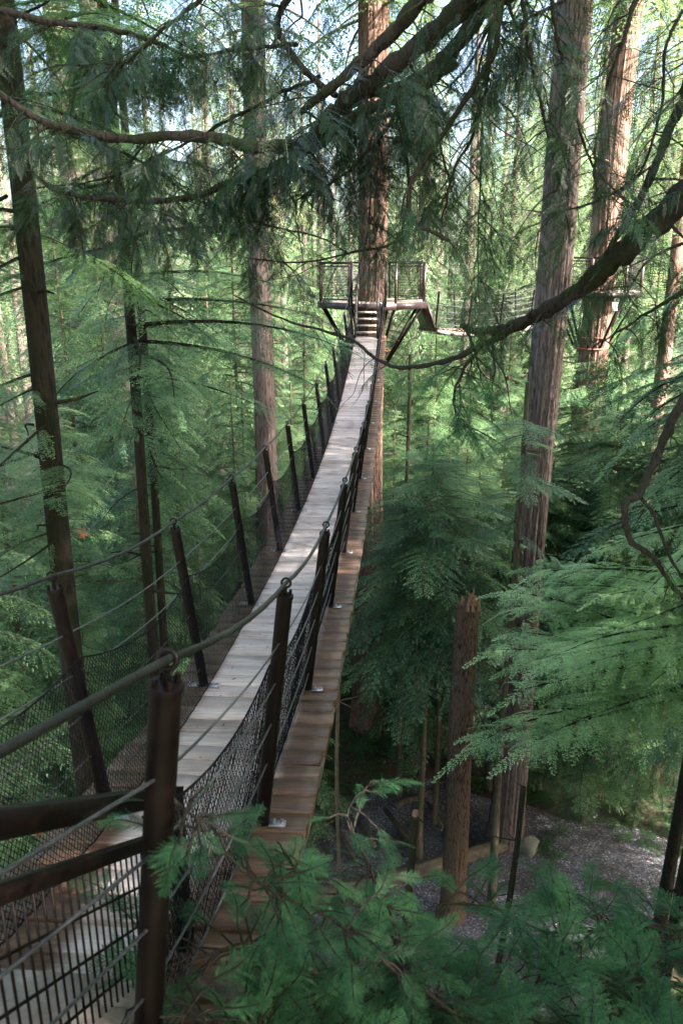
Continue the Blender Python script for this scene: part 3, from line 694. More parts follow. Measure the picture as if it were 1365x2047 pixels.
crown_on(t, -7.2, 26.0, rand_items(40, 5, 15, 1.0, 3.0, 5), P_t, 2.6, 'tall', .03, 'fir_bark')
t = simple_tree('fir_tree', 'sunlit trunk glowing behind the overhanging boughs at upper left', -11.9, 38.0, 22, .6, .42, 'fir_bark', 6, n=32)
crown_on(t, -11.9, 38.0, rand_items(40, 9, 21, 1.5, 4.0, 6), P_t, 2.6, 'tall', .03, 'fir_bark')

# near left trunk with drooping boughs
t = simple_tree('hemlock_tree', 'nearest dark mossy trunk rising the full height at the left edge', -3.37, 9.0, 7.5, .165, .115, 'dark_bark', 7, n=28, ridge=.03)
crown_on(t, -3.37, 9.0, rand_items(34, .2, 7, 1.4, 3.0, 7, e0=-.35, e1=.15)+rand_items(16, -3.5, .2, .8, 1.9, 8, amin=1.2, amax=5.2), P_c, 3.4, 'hem', .03, 'dark_bark')
t = simple_tree('hemlock_tree', 'slim dark trunk behind the netting, its bough reaching over the bridge', -3.38, 13.0, 6.5, .12, .07, 'dark_bark', 8, n=20, ridge=.03)
crown_on(t, -3.38, 13.0, [(-1.0, .0, 3.9, -.02), (-1.25, -.12, 3.3, -.10), (-.7, .12, 3.2, .06), (-1.9, .15, 2.4, -.1), (-.3, -.25, 2.8, .08), (.3, .05, 2.9, .1)]
         + rand_items(34, -1.5, 6.2, 1.6, 3.0, 9), P_c, 3.4, 'hem', .03, 'dark_bark')
t = simple_tree('hemlock_tree', 'slimmest dark trunk just behind the slim trunk left of the bridge', -3.58, 14.6, 5.0, .10, .06, 'dark_bark', 9, n=18, ridge=.03)
crown_on(t, -3.58, 14.6, rand_items(34, -4.5, 4.8, 1.2, 2.4, 10), P_h, 2.0, 'hem', .016, 'dark_bark')
# slim trunks right of the bridge
t = simple_tree('hemlock_tree', 'thin brown trunk dropping beside the right edge of the deck', 1.85, 22.0, -2.5, .10, .05, 'hem_bark', 10, n=14)
crown_on(t, 1.85, 22.0, rand_items(24, -7.5, -2.7, .5, 1.2, 11), P_h, 2.0, 'hem')
t = simple_tree('hemlock_tree', 'thin upright trunk in front of the massive grey fir', 4.1, 17.6, -2.6, .12, .05, 'hem_bark', 11, n=14)
crown_on(t, 4.1, 17.6, rand_items(26, -9.0, -2.9, .7, 1.6, 12), P_h, 2.0, 'hem')
# pale hemlock leaning in from the right
t = simple_tree('hemlock_tree', 'skylit pale green hemlock spreading in from the right behind the broken snag', 6.2, 11.8, -2.6, .16, .04, 'dark_bark', 12, n=18)
r_ = np.random.default_rng(12)
crown_on(t, 6.2, 11.8, [(-4.9-.095*i, PI+r_.uniform(-.75, .6), (3.0+.07*i)*r_.uniform(.75, 1.1), r_.uniform(-.05, .18)) for i in range(21)]
         + rand_items(16, -6, -2.8, 1.6, 2.8, 13), P_c, 3.4, 'pale', .03, 'dark_bark')
t = simple_tree('hemlock_tree', 'bright green hemlock hanging at the right edge below the thick limb', 7.3, 14.5, .5, .18, .05, 'dark_bark', 13, n=18)
crown_on(t, 7.3, 14.5, rand_items(50, -4.6, .3, 1.8, 3.4, 15), P_h, 2.0, 'hem', .02, 'dark_bark')

# broken snag
sx, sy = 2.95, 17.2; gz = GZ
sn = thing('broken_snag', (sx, sy, gz), 'tall broken rotten trunk with a splintered top right of the bridge', 'dead tree')
mb = trunk_mb(sx, sy, gz-.2, -7.75, .31, .25, n=60, ridge=.12, seed=41, flare=.12, lean=(.05, 0)); mb.build('trunk', M['snag'], sn, smooth=True)
sb = MB(); rg = np.random.default_rng(4)
for i in range(26):
    a = rg.uniform(0, 2*PI); r = rg.uniform(.1, .25); h = rg.uniform(.08, .5)*rg.uniform(.4, 1.1); c = np.array([sx+.05+math.cos(a)*r, sy+math.sin(a)*r, -7.85])
    sb.tube([c, c+[rg.normal(0, .015), rg.normal(0, .015), h*.7], c+[rg.normal(0, .03), rg.normal(0, .03), h]], [.05, .032, .004], 5)
sb.build('splinters', M['split'], sn)

# poles and leaning stems
def pole(name, label, A, B, r0, r1, mat, cut=None, group=None):
    o = thing(name, tuple(A), label, 'pole' if 'pole' in name else 'tree', group)
    d = np.array(B)-np.array(A); pts = [np.array(A)+d*f+np.array([.09*math.sin(f*6+A[0]), .06*math.cos(f*5), 0]) for f in np.linspace(0, 1, 12)]
    mb = MB(); mb.tube(pts, np.linspace(r0, r1, 12), 12)
    rg = np.random.default_rng(int(abs(A[0]*50)))
    for i in range(9):
        p = pts[rg.integers(3, 12)]; a = rg.uniform(0, 6.28); q = np.array([math.cos(a), math.sin(a), .2])
        L = rg.uniform(.1, .8); mb.tube([p, p+q*L*.5+[0, 0, -.03], p+q*L+[0, 0, -.02]], [.010, .006, .002], 5)
    mb.build('stem', M[mat], o, smooth=True)
    if cut: c = MB(); c.tube([pts[-1]-[0, 0, .02], pts[-1]+[0, 0, .05]], [r1*1.03, r1*.7], 10); c.build('cut_end', M['split'], o)
    return o
topp = at(823, 1632, 6.2); pole('dead_sapling', 'short dead stem with an orange cut end rising from the foreground foliage', [topp[0], 6.2, GZ], topp, .06, .035, 'dark_bark', True)
topp = at(1034, 1575, 9.5); pole('dead_sapling', 'slender leaning dead stem right of the broken snag', [topp[0]-.3, 9.5, GZ], topp, .07, .04, 'dark_bark')
topp = at(684, 1290, 11.5); pole('dead_sapling', 'thin bare straight stem passing close below the right edge of the bridge', [topp[0]-.02, 11.6, GZ], [topp[0]+.0, 11.5, topp[2]], .045, .03, 'twig')

# ground logs, timbers, boulder
def log(label, A, B, r0, r1, mat='old', name='fallen_log'):
    mb = MB(); A = np.array(A, float); B = np.array(B, float); k = 14; pts = [A+(B-A)*f+[0, 0, .04*math.sin(f*9)] for f in np.linspace(0, 1, k)]
    rid = np.array([1+.06*np.sin(np.arange(20)*1.9+i*.6) for i in range(k)])
    mb.tube(pts, np.linspace(r0, r1, k), 20, ridge=rid); return tag(mb.build(name, M[mat], smooth=True), label, 'log')
A = atz(600, 1805, GZ+.15); B = atz(1010, 1690, GZ+.15); log('long mossy log lying across the gravel behind the foreground leaves', A, B, .26, .20)
A = atz(1090, 1925, GZ+.2); B = atz(1400, 1955, GZ+.2); log('dark fallen log low at the right under the foreground foliage', A, B, .20, .16, 'old')
A = atz(790, 1612, GZ+.12); B = atz(880, 1575, GZ+.12); log('curved root-like log edging the far side of the gravel', A, B, .14, .08)
def timber(label, a, b):
    A = atz(*a, GZ+.08); B = atz(*b, GZ+.08); mb = MB(); mb.bar(A, B, .13, .12); return tag(mb.build('path_timber', M['old']), label, 'timber', 'timber edgings laid in the gravel')
timber('longest squared timber laid in the gravel just left of the snag', (768, 1618), (840, 1705))
timber('short squared timber in the gravel touching the left of the snag', (850, 1598), (884, 1655))
timber('squared timber in the gravel below the bridge edge', (668, 1650), (712, 1722))
timber('squared timber in the middle of the left gravel', (712, 1640), (750, 1695))
timber('pale squared timber closest to the bridge at the gravel edge', (608, 1668), (668, 1640))
def boulder(label, c, r, seed):
    rg = np.random.default_rng(seed); mb = MB(); n, m = 20, 12; V = []
    ph = rg.uniform(0, 6, 6)
    for i in range(m+1):
        t_ = PI*i/m
        for j in range(n):
            p = 2*PI*j/n; d = np.array([math.sin(t_)*math.cos(p), math.sin(t_)*math.sin(p), math.cos(t_)])
            q = 1+.16*math.sin(d[0]*4+ph[0])+.13*math.sin(d[1]*5+ph[1])+.1*math.sin(d[2]*6+ph[2])+.05*math.sin(d[0]*13+ph[3])
            V.append(c+d*r*q*np.array([1.1, .9, .7]))
    F = [[i*n+j, i*n+(j+1) % n, (i+1)*n+(j+1) % n, (i+1)*n+j] for i in range(m) for j in range(n)]
    mb.add(V, F); return tag(mb.build('boulder', M['stone'], smooth=True), label, 'rock')
boulder('pale mossy boulder on the gravel right of the snag', atz(1048, 1690, GZ+.15), .40, 3)

# undergrowth: ferns and sorrel as one mass
VV = []; rg = np.random.default_rng(9)
B0, _ = branch_proto(60, L=.9, step=.05, bl=.22, ks=.09, kl=.09, kw=.03, droop=.7, rise=.75, bare=.1, ang=75, hang=.3)
cnt = 0
while cnt < 1200:
    x = rg.uniform(-14, 16); y = rg.uniform(9, 34)
    if ((x-3.6)/6.0)**2+((y-18.3)/4.1)**2 < 1.0 and rg.random() < .97: continue
    z = float(ground_z(np.array(x), np.array(y))); cnt += 1
    for k in range(rg.integers(4, 8)):
        a = rg.uniform(0, 2*PI); s = rg.uniform(.5, 1.1)
        VV.append((B0*s) @ rotz(a).T+[x, y, z-.03])
V = np.concatenate(VV).reshape(-1, 3)
o = mesh_np('undergrowth', V, quads(len(V)//4), M['fern']); o['kind'] = 'stuff'; tag(o, 'dark ferns and low plants covering the forest floor', 'ferns')

# needle litter, cones and dead leaves strewn over soil and gravel
rg = np.random.default_rng(19); m = 9000
xy = np.column_stack([rg.uniform(-8, 13, m), rg.uniform(11, 27, m)]); zz = ground_z(xy[:, 0], xy[:, 1])
inside = ((xy[:, 0]-3.6)/6.0)**2+((xy[:, 1]-18.3)/4.1)**2 < 1
kp = ~inside | (rg.random(m) < .35); xy, zz = xy[kp], zz[kp]; m = len(xy)
a = rg.uniform(0, 2*PI, m); D = np.stack([np.cos(a), np.sin(a), rg.uniform(-.1, .4, m)], 1); S = np.stack([-np.sin(a), np.cos(a), rg.normal(0, .3, m)], 1)
V = kites(np.column_stack([xy, zz+.05]), D, S, rg.uniform(.03, .16, m)*rg.choice([1, 1, 2.2], m), rg.uniform(.012, .05, m)).reshape(-1, 3)
o = mesh_np('leaf_litter', V, quads(m), M['litter2']); o['kind'] = 'stuff'; tag(o, 'brown needles, bark flakes and leaves strewn over the ground', 'leaf litter')

m = 420; rg = np.random.default_rng(8); yy = rg.uniform(2, 22, m); PP = np.array([main_fn(q) for q in yy]); PP[:, 0] += rg.uniform(-.5, .5, m); PP[:, 2] += .008
a = rg.uniform(0, 2*PI, m); V = kites(PP, np.stack([np.cos(a), np.sin(a), np.zeros(m)], 1), np.stack([-np.sin(a), np.cos(a), rg.normal(0, .2, m)], 1), rg.uniform(.012, .05, m), rg.uniform(.003, .012, m)).reshape(-1, 3)
o = mesh_np('fallen_needles', V, quads(m), M['litter2']); o['kind'] = 'stuff'; tag(o, 'fallen brown needles and scraps lying on the bridge planks', 'needles')

# ------------------------------------------------------------------ platforms
def platform(label, cx, cy, z, R, r_in, n=8, rot=PI/8, gaps=(), struts=6, rail=1.15, kz=-2.2, trunk_r=.5, rim_mat='paint2'):
    root = thing('tree_platform', (cx, cy, z), label, 'platform')
    V = []; ang = [rot+2*PI*i/n for i in range(n)]
    def pt(a, r, zz): return np.array([cx+math.cos(a)*r, cy+math.sin(a)*r, z+zz])
    d = MB()
    for i in range(n):
        a, b = ang[i], ang[(i+1) % n]+(2*PI if i == n-1 else 0)
        q = [pt(a, R, 0), pt(b, R, 0), pt(b, r_in, 0), pt(a, r_in, 0)]; w = [p-[0, 0, .05] for p in q]
        d.add(q+w, [[0, 1, 2, 3], [7, 6, 5, 4], [0, 4, 5, 1], [2, 6, 7, 3]])
    d.build('deck', M['wood'], root)
    e = MB()
    for i in range(n): e.bar(pt(ang[i], R+.02, -.09), pt(ang[(i+1) % n], R+.02, -.10), .06, .19)
    e.build('rim_beam', M[rim_mat], root)
    for i in range(n):
        if i in gaps: continue
        A, B = pt(ang[i], R-.05, 0), pt(ang[(i+1) % n], R-.05, 0)
        h = np.array([0, 0, rail])
        r = MB(); r.bar(A+h, B+h, .08, .06); r.build('top_rail', M['paint'], root)
        k = MB(); k.bar(A*.93+B*.07+[0, 0, .10], A*.07+B*.93+[0, 0, .10], .03, .03); k.build('kick_rail', M['paint'], root)
        g_ = MB(); Ai, Bi = A*.93+B*.07, A*.07+B*.93
        for q in np.arange(.18, rail-.1, .085): g_.bar(Ai+[0, 0, q], Bi+[0, 0, q], .009)
        for q in np.linspace(0, 1, 14): C = Ai*(1-q)+Bi*q; g_.bar(C+[0, 0, .14], C+[0, 0, rail-.12], .006)
        for C in (Ai, Bi): g_.bar(C+[0, 0, .1], C+[0, 0, rail-.1], .022)
        g_.bar(Ai+[0, 0, rail-.1], Bi+[0, 0, rail-.1], .022)
        g_.build('mesh_panel', M['paint'], root)
    for i in range(n):
        A = pt(ang[i], R-.05, 0); p = MB(); p.bar(A-[0, 0, .12], A+[0, 0, rail], .075); p.build('post', M['paint2'], root)
    for i in range(struts):
        a = ang[i*n//struts] if struts <= n else 0
        s_ = MB(); s_.bar(pt(a, R-.12, -.17), pt(a, trunk_r+.06, kz), .07); s_.bar(pt(a, R-.12, -.15), pt(a, trunk_r, -.15), .09, .12)
        s_.build('strut', M['paint'], root)
    c = MB(); th = np.linspace(0, 2*PI, 25)
    for zz in (kz-.05, kz+.35):
        c.tube([[cx+math.cos(t)*(trunk_r+.05), cy+math.sin(t)*(trunk_r+.05), z+zz] for t in th], .03, 6, cap=False)
    c.build('collar', M['rust'], root)
    return root
PZ = main_fn(23.2)[2]+.88
end = main_fn(23.2)
pl1 = platform('large octagonal timber platform round the central tree at the bridge end', .95, 26.15, PZ, 1.78, .56, gaps=(5,), struts=8, trunk_r=.52, kz=-1.9)
# entrance posts and stairs at the far end
b1, T1, S1, _ = stairs(MAIN, 23.15, 1, .86, br)
for sd in (-1, 1): guard(b1, T1, S1, sd, .86, br, M['paint2'], h=.75, run=.22)
eg = MB()
for sd in (-1, 1):
    c = b1+S1*sd*.5+T1*1.25; eg.bar([c[0], c[1], PZ-.1], [c[0], c[1], PZ+1.2], .06)
eg.build('gate_post', M['paint'], br)

pl2 = platform('smaller platform round the thick sunlit fir at the right', 9.25, 30.2, -1.15, 1.62, .62, n=8, rot=PI/8, gaps=(3,), struts=8, trunk_r=.52, kz=-2.0, rim_mat='paint')
sg = thing('sign_board', (9.55, 28.75, -1.3), 'small white board hanging under the right-hand platform', 'sign')
mb = MB(); mb.box([9.55, 28.75, -1.62], (.20, .02, .30), rotz(.2)); mb.build('board', M['sign'], sg)
mb = MB(); mb.bar([9.50, 28.75, -1.25], [9.50, 28.75, -1.48], .012); mb.bar([9.60, 28.75, -1.25], [9.60, 28.75, -1.48], .012); mb.build('hanger', M['wire'], sg)

# second bridge between the two platforms
A2 = np.array([2.85, 26.9, PZ-.86]); B2 = np.array([7.6, 29.5, -1.9]); L2 = float(np.linalg.norm((B2-A2)[:2]))
def fn2(t):
    f = t/L2; p = A2+(B2-A2)*f; return p-np.array([0, 0, 4*.28*f*(1-f)])
SEC = Path(fn2, (0, L2))
br2 = thing('suspension_bridge', tuple(A2), 'distant small plank bridge linking the two tree platforms', 'footbridge')
make_deck(SEC, 0, L2, br2); stringers(SEC, 0, L2, br2)
TS2 = list(np.linspace(.05, L2-.05, 5)); make_side(SEC, TS2, 1, br2, detail=False); make_side(SEC, TS2, -1, br2, detail=False)
s2 = MB(); s2.bar([2.55, 26.75, PZ-.1], A2+[0, 0, -.02], .9, .06); s2.build('ramp', M['paint2'], br2)
s2 = MB(); s2.bar(B2+[0, 0, -.02], [8.0, 29.7, -1.25], .9, .06); s2.build('ramp', M['paint2'], br2)

# ------------------------------------------------------------------ near cedar boughs
def cedar_twig(seed, L=.55, n_fr=13, fl=.22, fs=.020, finger=.048, fw=.0068):
    rg = np.random.default_rng(seed); out = []
    for i in range(n_fr):
        f = .12+.88*i/(n_fr-1); side = (-1)**i
        p = np.array([L*f, 0, -.25*L*f*f]); a = math.radians(rg.uniform(32, 58))*side
        if i == n_fr-1: a = 0
        tan = np.array([1, 0, -.5*f]); tan /= np.linalg.norm(tan)
        d = rotz(a) @ tan+np.array([0, 0, rg.uniform(-.45, -.05)]); d /= np.linalg.norm(d)
        ln = fl*(1-.55*f)*rg.uniform(.75, 1.2)+.05
        nrm = np.cross(d, np.cross([0, 0, 1.], d)); nrm = nrm+rg.normal(0, .25, 3); nrm /= np.linalg.norm(nrm)
        sv = np.cross(d, nrm); sv /= np.linalg.norm(sv)
        s = np.arange(.01, ln, fs); m = len(s)
        pos = p+d*s[:, None]; pos[:, 2] -= .9*s*s
        dd = np.tile(d, (m, 1)); dd[:, 2] -= 1.8*s; dd /= np.linalg.norm(dd, axis=1)[:, None]
        tp = np.sin(np.clip(1-s/ln, 0, 1)*PI*.62+.15)
        # rachis
        out.append(kites(pos, dd, np.tile(sv, (m, 1)), np.full(m, fs*1.6), np.full(m, fw*1.1)))
        for q in (-1, 1):
            an = np.radians(rg.uniform(38, 50, m))[:, None]
            kd = dd*np.cos(an)+sv*q*np.sin(an)+nrm*rg.uniform(-.1, .1, m)[:, None]; kd /= np.linalg.norm(kd, axis=1)[:, None]
            ks_ = np.cross(kd, nrm); L_ = finger*tp*rg.uniform(.8, 1.15, m)
            out.append(kites(pos, kd, ks_, L_, np.full(m, fw)))
            for (fr, qq) in ((.35, 1), (.6, -1)):
                kd2 = kd*.75+ks_*qq*.65; out.append(kites(pos+kd*(L_*fr)[:, None], kd2, np.cross(kd2, nrm), L_*.42, np.full(m, fw*.8)))
    ax = np.array([[L*f, 0, -.25*L*f*f] for f in np.linspace(0, 1, 6)])
    return np.concatenate(out), ax
CT = [cedar_twig(s) for s in (1, 2, 3, 4)]
def needle_twig(seed, L=.34, st=.015, bl=.14, ks=.0045, kl=.015, kw=.003):
    return branch_proto(seed, L=L, step=st, bl=bl, ks=ks, kl=kl, kw=kw, droop=.25, rise=.12, bare=.02, ang=48, hang=1.0)
NT = [needle_twig(s) for s in (71, 72, 73)]

def bough(root, pts, r0, r1, leafy, seed, twigs=CT, mat='cedar', hang=(-1.2, -.2), scale=(.3, .7), y=None, sub=0, a0=.0):
    """pts: (u, v, distance) ; wood tube plus the foliage hanging from it"""
    P = np.array([at(u, v, d) for u, v, d in pts]); C = smooth_curve(P, 8)
    rg = np.random.default_rng(seed)
    C = C+np.cumsum(rg.normal(0, .0035, C.shape), axis=0)*(1 if r0 > .01 else .5)
    m = len(C); R = np.linspace(r0, r1, m)*(1+.10*np.sin(np.arange(m)*1.3+seed)+.07*np.sin(np.arange(m)*3.1)+rg.normal(0, .04, m))
    mb = MB(); mb.tube(C, R, 12 if r0 > .02 else 7)
    VV = []
    seg = np.linalg.norm(np.diff(C, axis=0), axis=1); cum = np.concatenate([[0], np.cumsum(seg)]); tot = cum[-1]
    def on(s): return np.array([np.interp(s, cum, C[:, k]) for k in range(3)])
    if twigs is CT and 0 < seed < 60: leafy *= 1.5 if seed in (1, 3, 6, 7, 8, 9, 10, 12) else .9
    for _ in range(int(leafy)):
        s = tot*(a0+(1-a0)*rg.random()); p = on(s); az = rg.uniform(0, 2*PI); e = rg.uniform(*hang); sc = rg.uniform(*scale)
        B, ax = twigs[rg.integers(len(twigs))]
        # a short woody twig carries each spray away from the bough
        ln = rg.uniform(.05, .35)*sc; e2 = e*.6
        q = p+ln*np.array([math.cos(az)*math.cos(e2), math.sin(az)*math.cos(e2), math.sin(e2)])
        Rm = rotz(az+rg.uniform(-.3, .3)) @ roty(-e) @ rotx(rg.uniform(-.7, .7))
        VV.append((B*sc) @ Rm.T+q); AX = (ax*sc) @ Rm.T+q
        mb.tube([p, (p+q)/2+[0, 0, .01], q], [.004, .0035, .003], 4, cap=False); mb.tube(AX, np.linspace(.003, .001, len(AX)), 3, cap=False)
    for _ in range(sub):   # bare wispy side twigs
        s = tot*rg.random(); p = on(s); d = rg.normal(0, 1, 3); d[2] = -abs(d[2])*.8-.2; d /= np.linalg.norm(d); q = [p]
        ln = rg.uniform(.2, .7)
        for k in range(6): d = d+rg.normal(0, .22, 3)+[0, 0, -.04]; d /= np.linalg.norm(d); q.append(q[-1]+d*ln/6)
        mb.tube(smooth_curve(q, 2), np.linspace(max(.003, r1*.5), .0014, 13), 5, cap=False)
    b = mb.build('bough', M['bough'], root, smooth=True)
    if VV:
        V = np.concatenate(VV).reshape(-1, 3); mesh_np('fronds', V, quads(len(V)//4), M[mat], b)
    return b

cz = -17.
cedar = thing('cedar_tree', (3.9, 2.6, cz), 'old cedar beyond the top right edge, its dark limbs and fronds arching over the view', 'tree')
trunk_mb(3.9, 2.6, cz, 9, .42, .22, n=36, ridge=.06, seed=51).build('trunk', M['dark_bark'], cedar, smooth=True)
crown_on(cedar, 3.9, 2.6, rand_items(90, 4.8, 9, 2.0, 4.6, 52, e0=-.15, e1=.15), P_h, 2.0, 'cedar', .03, 'dark_bark')  # crown above the view, added to shade the viewpoint
B_ = lambda *a, **k: bough(cedar, *a, **k)
# main limbs
B_([(1500, -330, 3.2), (1150, -150, 3.4), (960, -10, 3.7), (870, 62, 3.8), (750, 150, 3.9), (680, 192, 4.0), (640, 228, 4.0), (588, 266, 4.1), (480, 264, 4.2), (390, 246, 4.2), (250, 246, 4.3), (130, 222, 4.3), (50, 182, 4.4), (-60, 100, 4.4)], .052, .014, 60, 1, sub=10, a0=.35)
B_([(1500, -250, 3.4), (1180, -90, 3.8), (1000, 10, 4.2), (905, 128, 4.4), (850, 172, 4.4), (790, 188, 4.5), (740, 190, 4.5)], .05, .024, 18, 2, sub=6)
B_([(905, 128, 4.4), (800, 190, 4.3), (710, 235, 4.3), (640, 290, 4.3), (520, 345, 4.4), (400, 385, 4.5), (300, 397, 4.6), (120, 378, 4.7), (50, 340, 4.8)], .03, .009, 50, 3, sub=10)
B_([(1050, -170, 3.4), (900, -60, 3.5), (820, 10, 3.6), (750, 85, 3.7), (655, 172, 3.8), (600, 215, 3.9)], .045, .014, 20, 4, sub=4)
B_([(700, -120, 4.6), (560, 20, 4.8), (592, 95, 4.8), (640, 150, 4.7), (690, 175, 4.6)], .018, .016, 20, 5, sub=5)
B_([(592, 85, 4.8), (480, 95, 4.9), (330, 125, 5.0), (200, 135, 5.1), (110, 128, 5.2)], .012, .005, 40, 6, sub=6)
B_([(-40, 12, 5.4), (60, 28, 5.4), (150, 40, 5.4), (260, 52, 5.3), (350, 80, 5.2), (430, 110, 5.2)], .024, .008, 30, 7, sub=6)
B_([(470, -80, 4.4), (395, 10, 4.5), (330, 62, 4.6), (262, 118, 4.6), (215, 150, 4.7)], .014, .006, 22, 8, sub=4)
B_([(640, 150, 4.9), (560, 190, 5.0), (470, 240, 5.1), (380, 285, 5.2), (250, 345, 5.3), (120, 372, 5.3), (40, 390, 5.3)], .012, .005, 34, 9, sub=8)
B_([(100, 262, 5.2), (200, 285, 5.2), (300, 330, 5.1), (400, 395, 5.1), (520, 440, 5.0), (640, 470, 5.0), (700, 500, 5.0)], .010, .004, 16, 10, sub=8)
B_([(760, 180, 4.6), (712, 205, 4.6), (700, 240, 4.6), (740, 240, 4.6), (800, 230, 4.5)], .022, .01, 8, 11)
B_([(800, 200, 4.2), (770, 260, 4.2), (700, 330, 4.3), (640, 370, 4.3), (580, 393, 4.4)], .012, .004, 10, 12, sub=4)
# hanging ropes of twig, centre right
def hangers(specs, base_seed, **kw):
    for i, (pts, r0, r1, lf) in enumerate(specs): B_(pts, r0, r1, lf, base_seed+i, hang=(-1.4, -.5), scale=(.28, .6), **kw)
hangers([
 ([(1010, -60, 3.6), (990, 80, 3.6), (935, 200, 3.7), (870, 300, 3.8), (828, 370, 3.8), (826, 432, 3.8), (870, 458, 3.8), (905, 468, 3.8)], .014, .007, 12),
 ([(980, -40, 3.8), (975, 120, 3.8), (945, 250, 3.9), (900, 340, 3.9), (880, 440, 4.0)], .011, .005, 22),
 ([(1040, -40, 3.6), (1058, 90, 3.6), (1075, 200, 3.6), (1100, 300, 3.7), (1120, 400, 3.7), (1132, 465, 3.7)], .009, .004, 16),
 ([(1000, 0, 4.0), (960, 130, 4.0), (965, 260, 4.1), (960, 380, 4.1), (955, 500, 4.2), (958, 600, 4.2)], .006, .003, 26),
 ([(800, 195, 4.4), (812, 300, 4.4), (812, 400, 4.4), (790, 480, 4.5), (700, 500, 4.6), (600, 520, 4.8), (490, 510, 5.0)], .009, .004, 18),
 ([(850, 175, 4.4), (880, 300, 4.4), (905, 400, 4.4), (890, 430, 4.4)], .007, .003, 12),
 ([(1090, -60, 3.4), (1110, 60, 3.5), (1130, 160, 3.6), (1160, 280, 3.7), (1190, 350, 3.8), (1240, 400, 3.9)], .009, .004, 12),
 ([(1290, -60, 3.6), (1260, 60, 3.6), (1215, 170, 3.7), (1190, 300, 3.7), (1195, 380, 3.8)], .011, .005, 12),
 ([(1365, 20, 3.8), (1330, 100, 3.8), (1325, 210, 3.9), (1290, 330, 4.0), (1240, 380, 4.0), (1170, 410, 4.1), (1080, 430, 4.2)], .008, .004, 12),
 ([(1130, 0, 3.8), (1050, 40, 3.8), (1020, 60, 3.9), (985, 20, 3.9)], .007, .004, 18),
 ([(760, 240, 4.4), (735, 300, 4.4), (740, 380, 4.5), (735, 470, 4.5)], .006, .003, 22),
], 20, sub=3)
# thick limb at the right
B_([(1750, 90, 3.4), (1560, 230, 3.6), (1400, 355, 3.8), (1310, 437, 4.0), (1200, 527, 4.2), (1120, 590, 4.4), (1030, 640, 4.6), (960, 655, 4.8), (915, 645, 4.9)], .085, .018, 20, 40, sub=8, a0=.3)
B_([(1070, 625, 4.5), (1000, 670, 4.6), (950, 695, 4.7), (880, 722, 4.9), (810, 728, 5.2), (760, 712, 5.4), (705, 672, 5.6), (600, 640, 5.8), (470, 585, 6.0)], .022, .006, 5, 41, sub=8)
B_([(1420, -100, 4.0), (1375, 160, 4.0), (1330, 270, 4.1), (1285, 380, 4.2), (1240, 460, 4.3), (1190, 545, 4.35)], .026, .016, 20, 42, sub=6)
B_([(1420, 700, 4.6), (1350, 830, 4.6), (1310, 905, 4.7), (1268, 985, 4.7), (1240, 1010, 4.7), (1252, 1070, 4.7), (1300, 1110, 4.7), (1340, 1170, 4.8), (1400, 1230, 4.8)], .030, .012, 4, 43, sub=6)
B_([(1268, 985, 4.7), (1310, 1040, 4.7), (1345, 1130, 4.7), (1400, 1200, 4.7)], .012, .008, 0, 44)
B_([(960, 690, 4.7), (925, 740, 4.7), (905, 800, 4.7), (925, 850, 4.8)], .012, .004, 26, 45, twigs=NT, mat='hemn', scale=(.5, .8))
B_([(1400, 560, 4.2), (1330, 600, 4.2), (1270, 640, 4.3), (1180, 690, 4.4)], .012, .004, 14, 46)
B_([(1400, 470, 4.6), (1300, 520, 4.6), (1250, 600, 4.6)], .010, .004, 8, 47)

# ------------------------------------------------------------------ near hemlock sprays at the bottom
hem = thing('hemlock_tree', (2.1, 2.9, GZ), 'soft blurred young hemlock whose sprays fill the bottom of the view', 'tree')
trunk_mb(2.1, 2.9, GZ, -2.6, .14, .02, n=14, ridge=.03, seed=61).build('trunk', M['hem_bark'], hem, smooth=True)
def H_(pts, r0, r1, lf, seed, **kw):
    kw.setdefault('hang', (-.45, .35)); kw.setdefault('scale', (.55, 1.1)); return bough(hem, pts, r0*.7, r1, lf*4.2, seed, twigs=NT, mat='hemn', **kw)
H_([(1500, 2000, 2.3), (1250, 1960, 2.2), (1000, 1985, 2.1), (760, 2060, 2.0), (600, 2150, 1.9)], .012, .004, 32, 1, scale=(.4, .85))
H_([(1500, 2150, 2.0), (1200, 2080, 1.9), (900, 2030, 1.8), (650, 1960, 1.75), (480, 1910, 1.7), (340, 1960, 1.6)], .012, .003, 34, 2, scale=(.4, .8))
H_([(1100, 2160, 1.8), (830, 1960, 1.75), (790, 1850, 1.8), (740, 1720, 1.8), (700, 1630, 1.85), (745, 1560, 1.9)], .010, .002, 11, 3, scale=(.2, .4), a0=.3)
H_([(840, 1990, 1.75), (700, 1860, 1.6), (600, 1800, 1.55), (500, 1750, 1.5), (420, 1660, 1.45), (345, 1590, 1.4)], .006, .002, 17, 4, scale=(.2, .38))
H_([(1500, 1900, 2.6), (1300, 1850, 2.5), (1120, 1860, 2.4), (980, 1810, 2.3), (880, 1800, 2.2)], .009, .003, 20, 5, scale=(.3, .62))
H_([(900, 2200, 1.6), (600, 2120, 1.5), (420, 2050, 1.4), (320, 2040, 1.35)], .009, .003, 20, 6, scale=(.3, .6))
H_([(1500, 2200, 1.8), (1250, 2150, 1.7), (1000, 2120, 1.7), (750, 2120, 1.6)], .01, .003, 30, 7, scale=(.4, .8))
H_([(1600, 1950, 3.0), (1350, 1880, 3.0), (1180, 1830, 2.9), (1110, 1760, 2.8)], .01, .003, 16, 8, scale=(.3, .6))
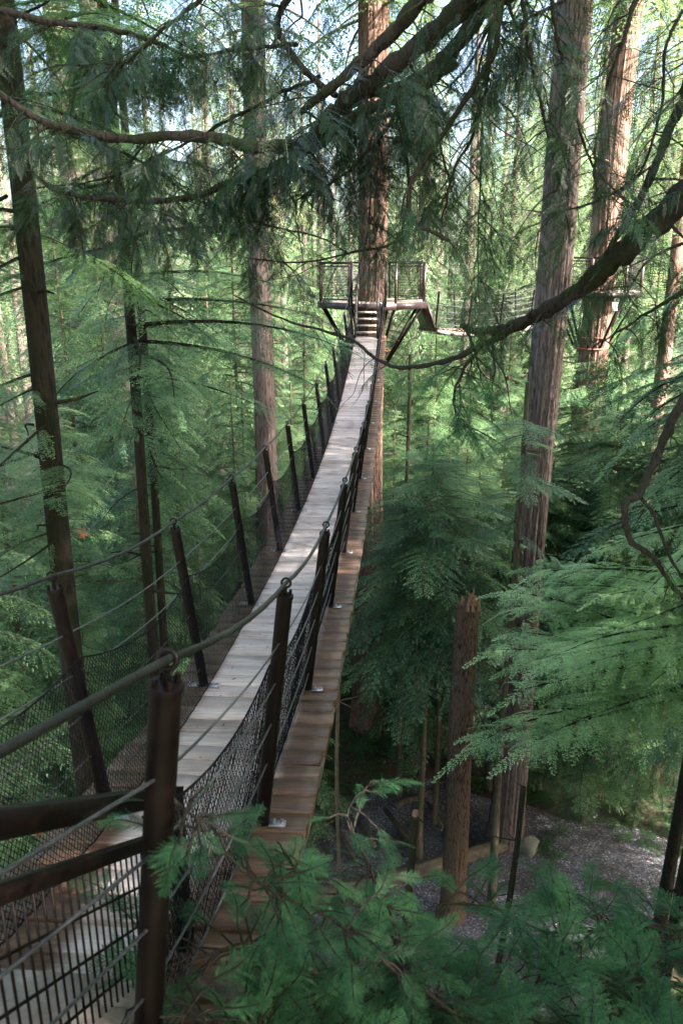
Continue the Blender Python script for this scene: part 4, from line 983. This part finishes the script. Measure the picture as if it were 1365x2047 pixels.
H_([(830, 1930, 1.8), (700, 1790, 1.75), (600, 1740, 1.7), (560, 1680, 1.65)], .005, .002, 9, 9, scale=(.2, .4))

# fallen rusty leaves caught in the netting and branches
def leaf_at(u, v, y, s, label):
    c = at(u, v, y); rg = random.Random(u); mb = MB(); V = []; n = 10
    for j in range(n):
        a = 2*PI*j/n; r = s*(1+.45*math.cos(5*a/1.0)); V.append(c+np.array([r*math.cos(a), .3*r*math.sin(a*2), r*math.sin(a)]))
    V.append(c+[0, -.006, 0]); F = [[n, j, (j+1) % n, (j+2) % n] for j in range(0, n, 2)]
    mb.add(V, F); tag(mb.build('dead_leaf', M['litter']), label, 'leaf')
leaf_at(77, 1667, 3.0, .022, 'curled rust-brown leaf caught in the left netting')
leaf_at(166, 1068, 8.2, .05, 'curled orange leaf hanging beside the near left trunk')

# ------------------------------------------------------------------ light
SUN_EL = math.radians(33); AZ = math.radians(-30)       # direction the sun stands in: mostly +X, a little behind the viewer
sd = Vector((math.cos(AZ)*math.cos(SUN_EL), math.sin(AZ)*math.cos(SUN_EL), math.sin(SUN_EL)))
sun = bpy.data.lights.new('sun', 'SUN'); sun.energy = 4.6; sun.angle = math.radians(.5); sun.color = (1, .94, .85)
so = bpy.data.objects.new('sun', sun); COL.objects.link(so); so.rotation_euler = sd.to_track_quat('Z', 'Y').to_euler()
w = bpy.data.worlds.new('World'); scene.world = w; w.use_nodes = True
nt = w.node_tree; bg = nt.nodes['Background']
sky = nt.nodes.new('ShaderNodeTexSky'); sky.sky_type = 'NISHITA'; sky.sun_disc = False
sky.sun_elevation = SUN_EL; sky.sun_rotation = math.atan2(sd.x, sd.y); sky.air_density = .8; sky.dust_density = 6.0; sky.ozone_density = 1.0
nt.links.new(sky.outputs[0], bg.inputs[0]); bg.inputs[1].default_value = .15
vs = scene.view_settings; vs.view_transform = 'Standard'; vs.look = 'None'; vs.gamma = 1; vs.exposure = 2.95
c = scene.cycles; c.max_bounces = 7; c.diffuse_bounces = 4; c.glossy_bounces = 2; c.transmission_bounces = 4; c.use_denoising = True
c.sample_clamp_indirect = 8
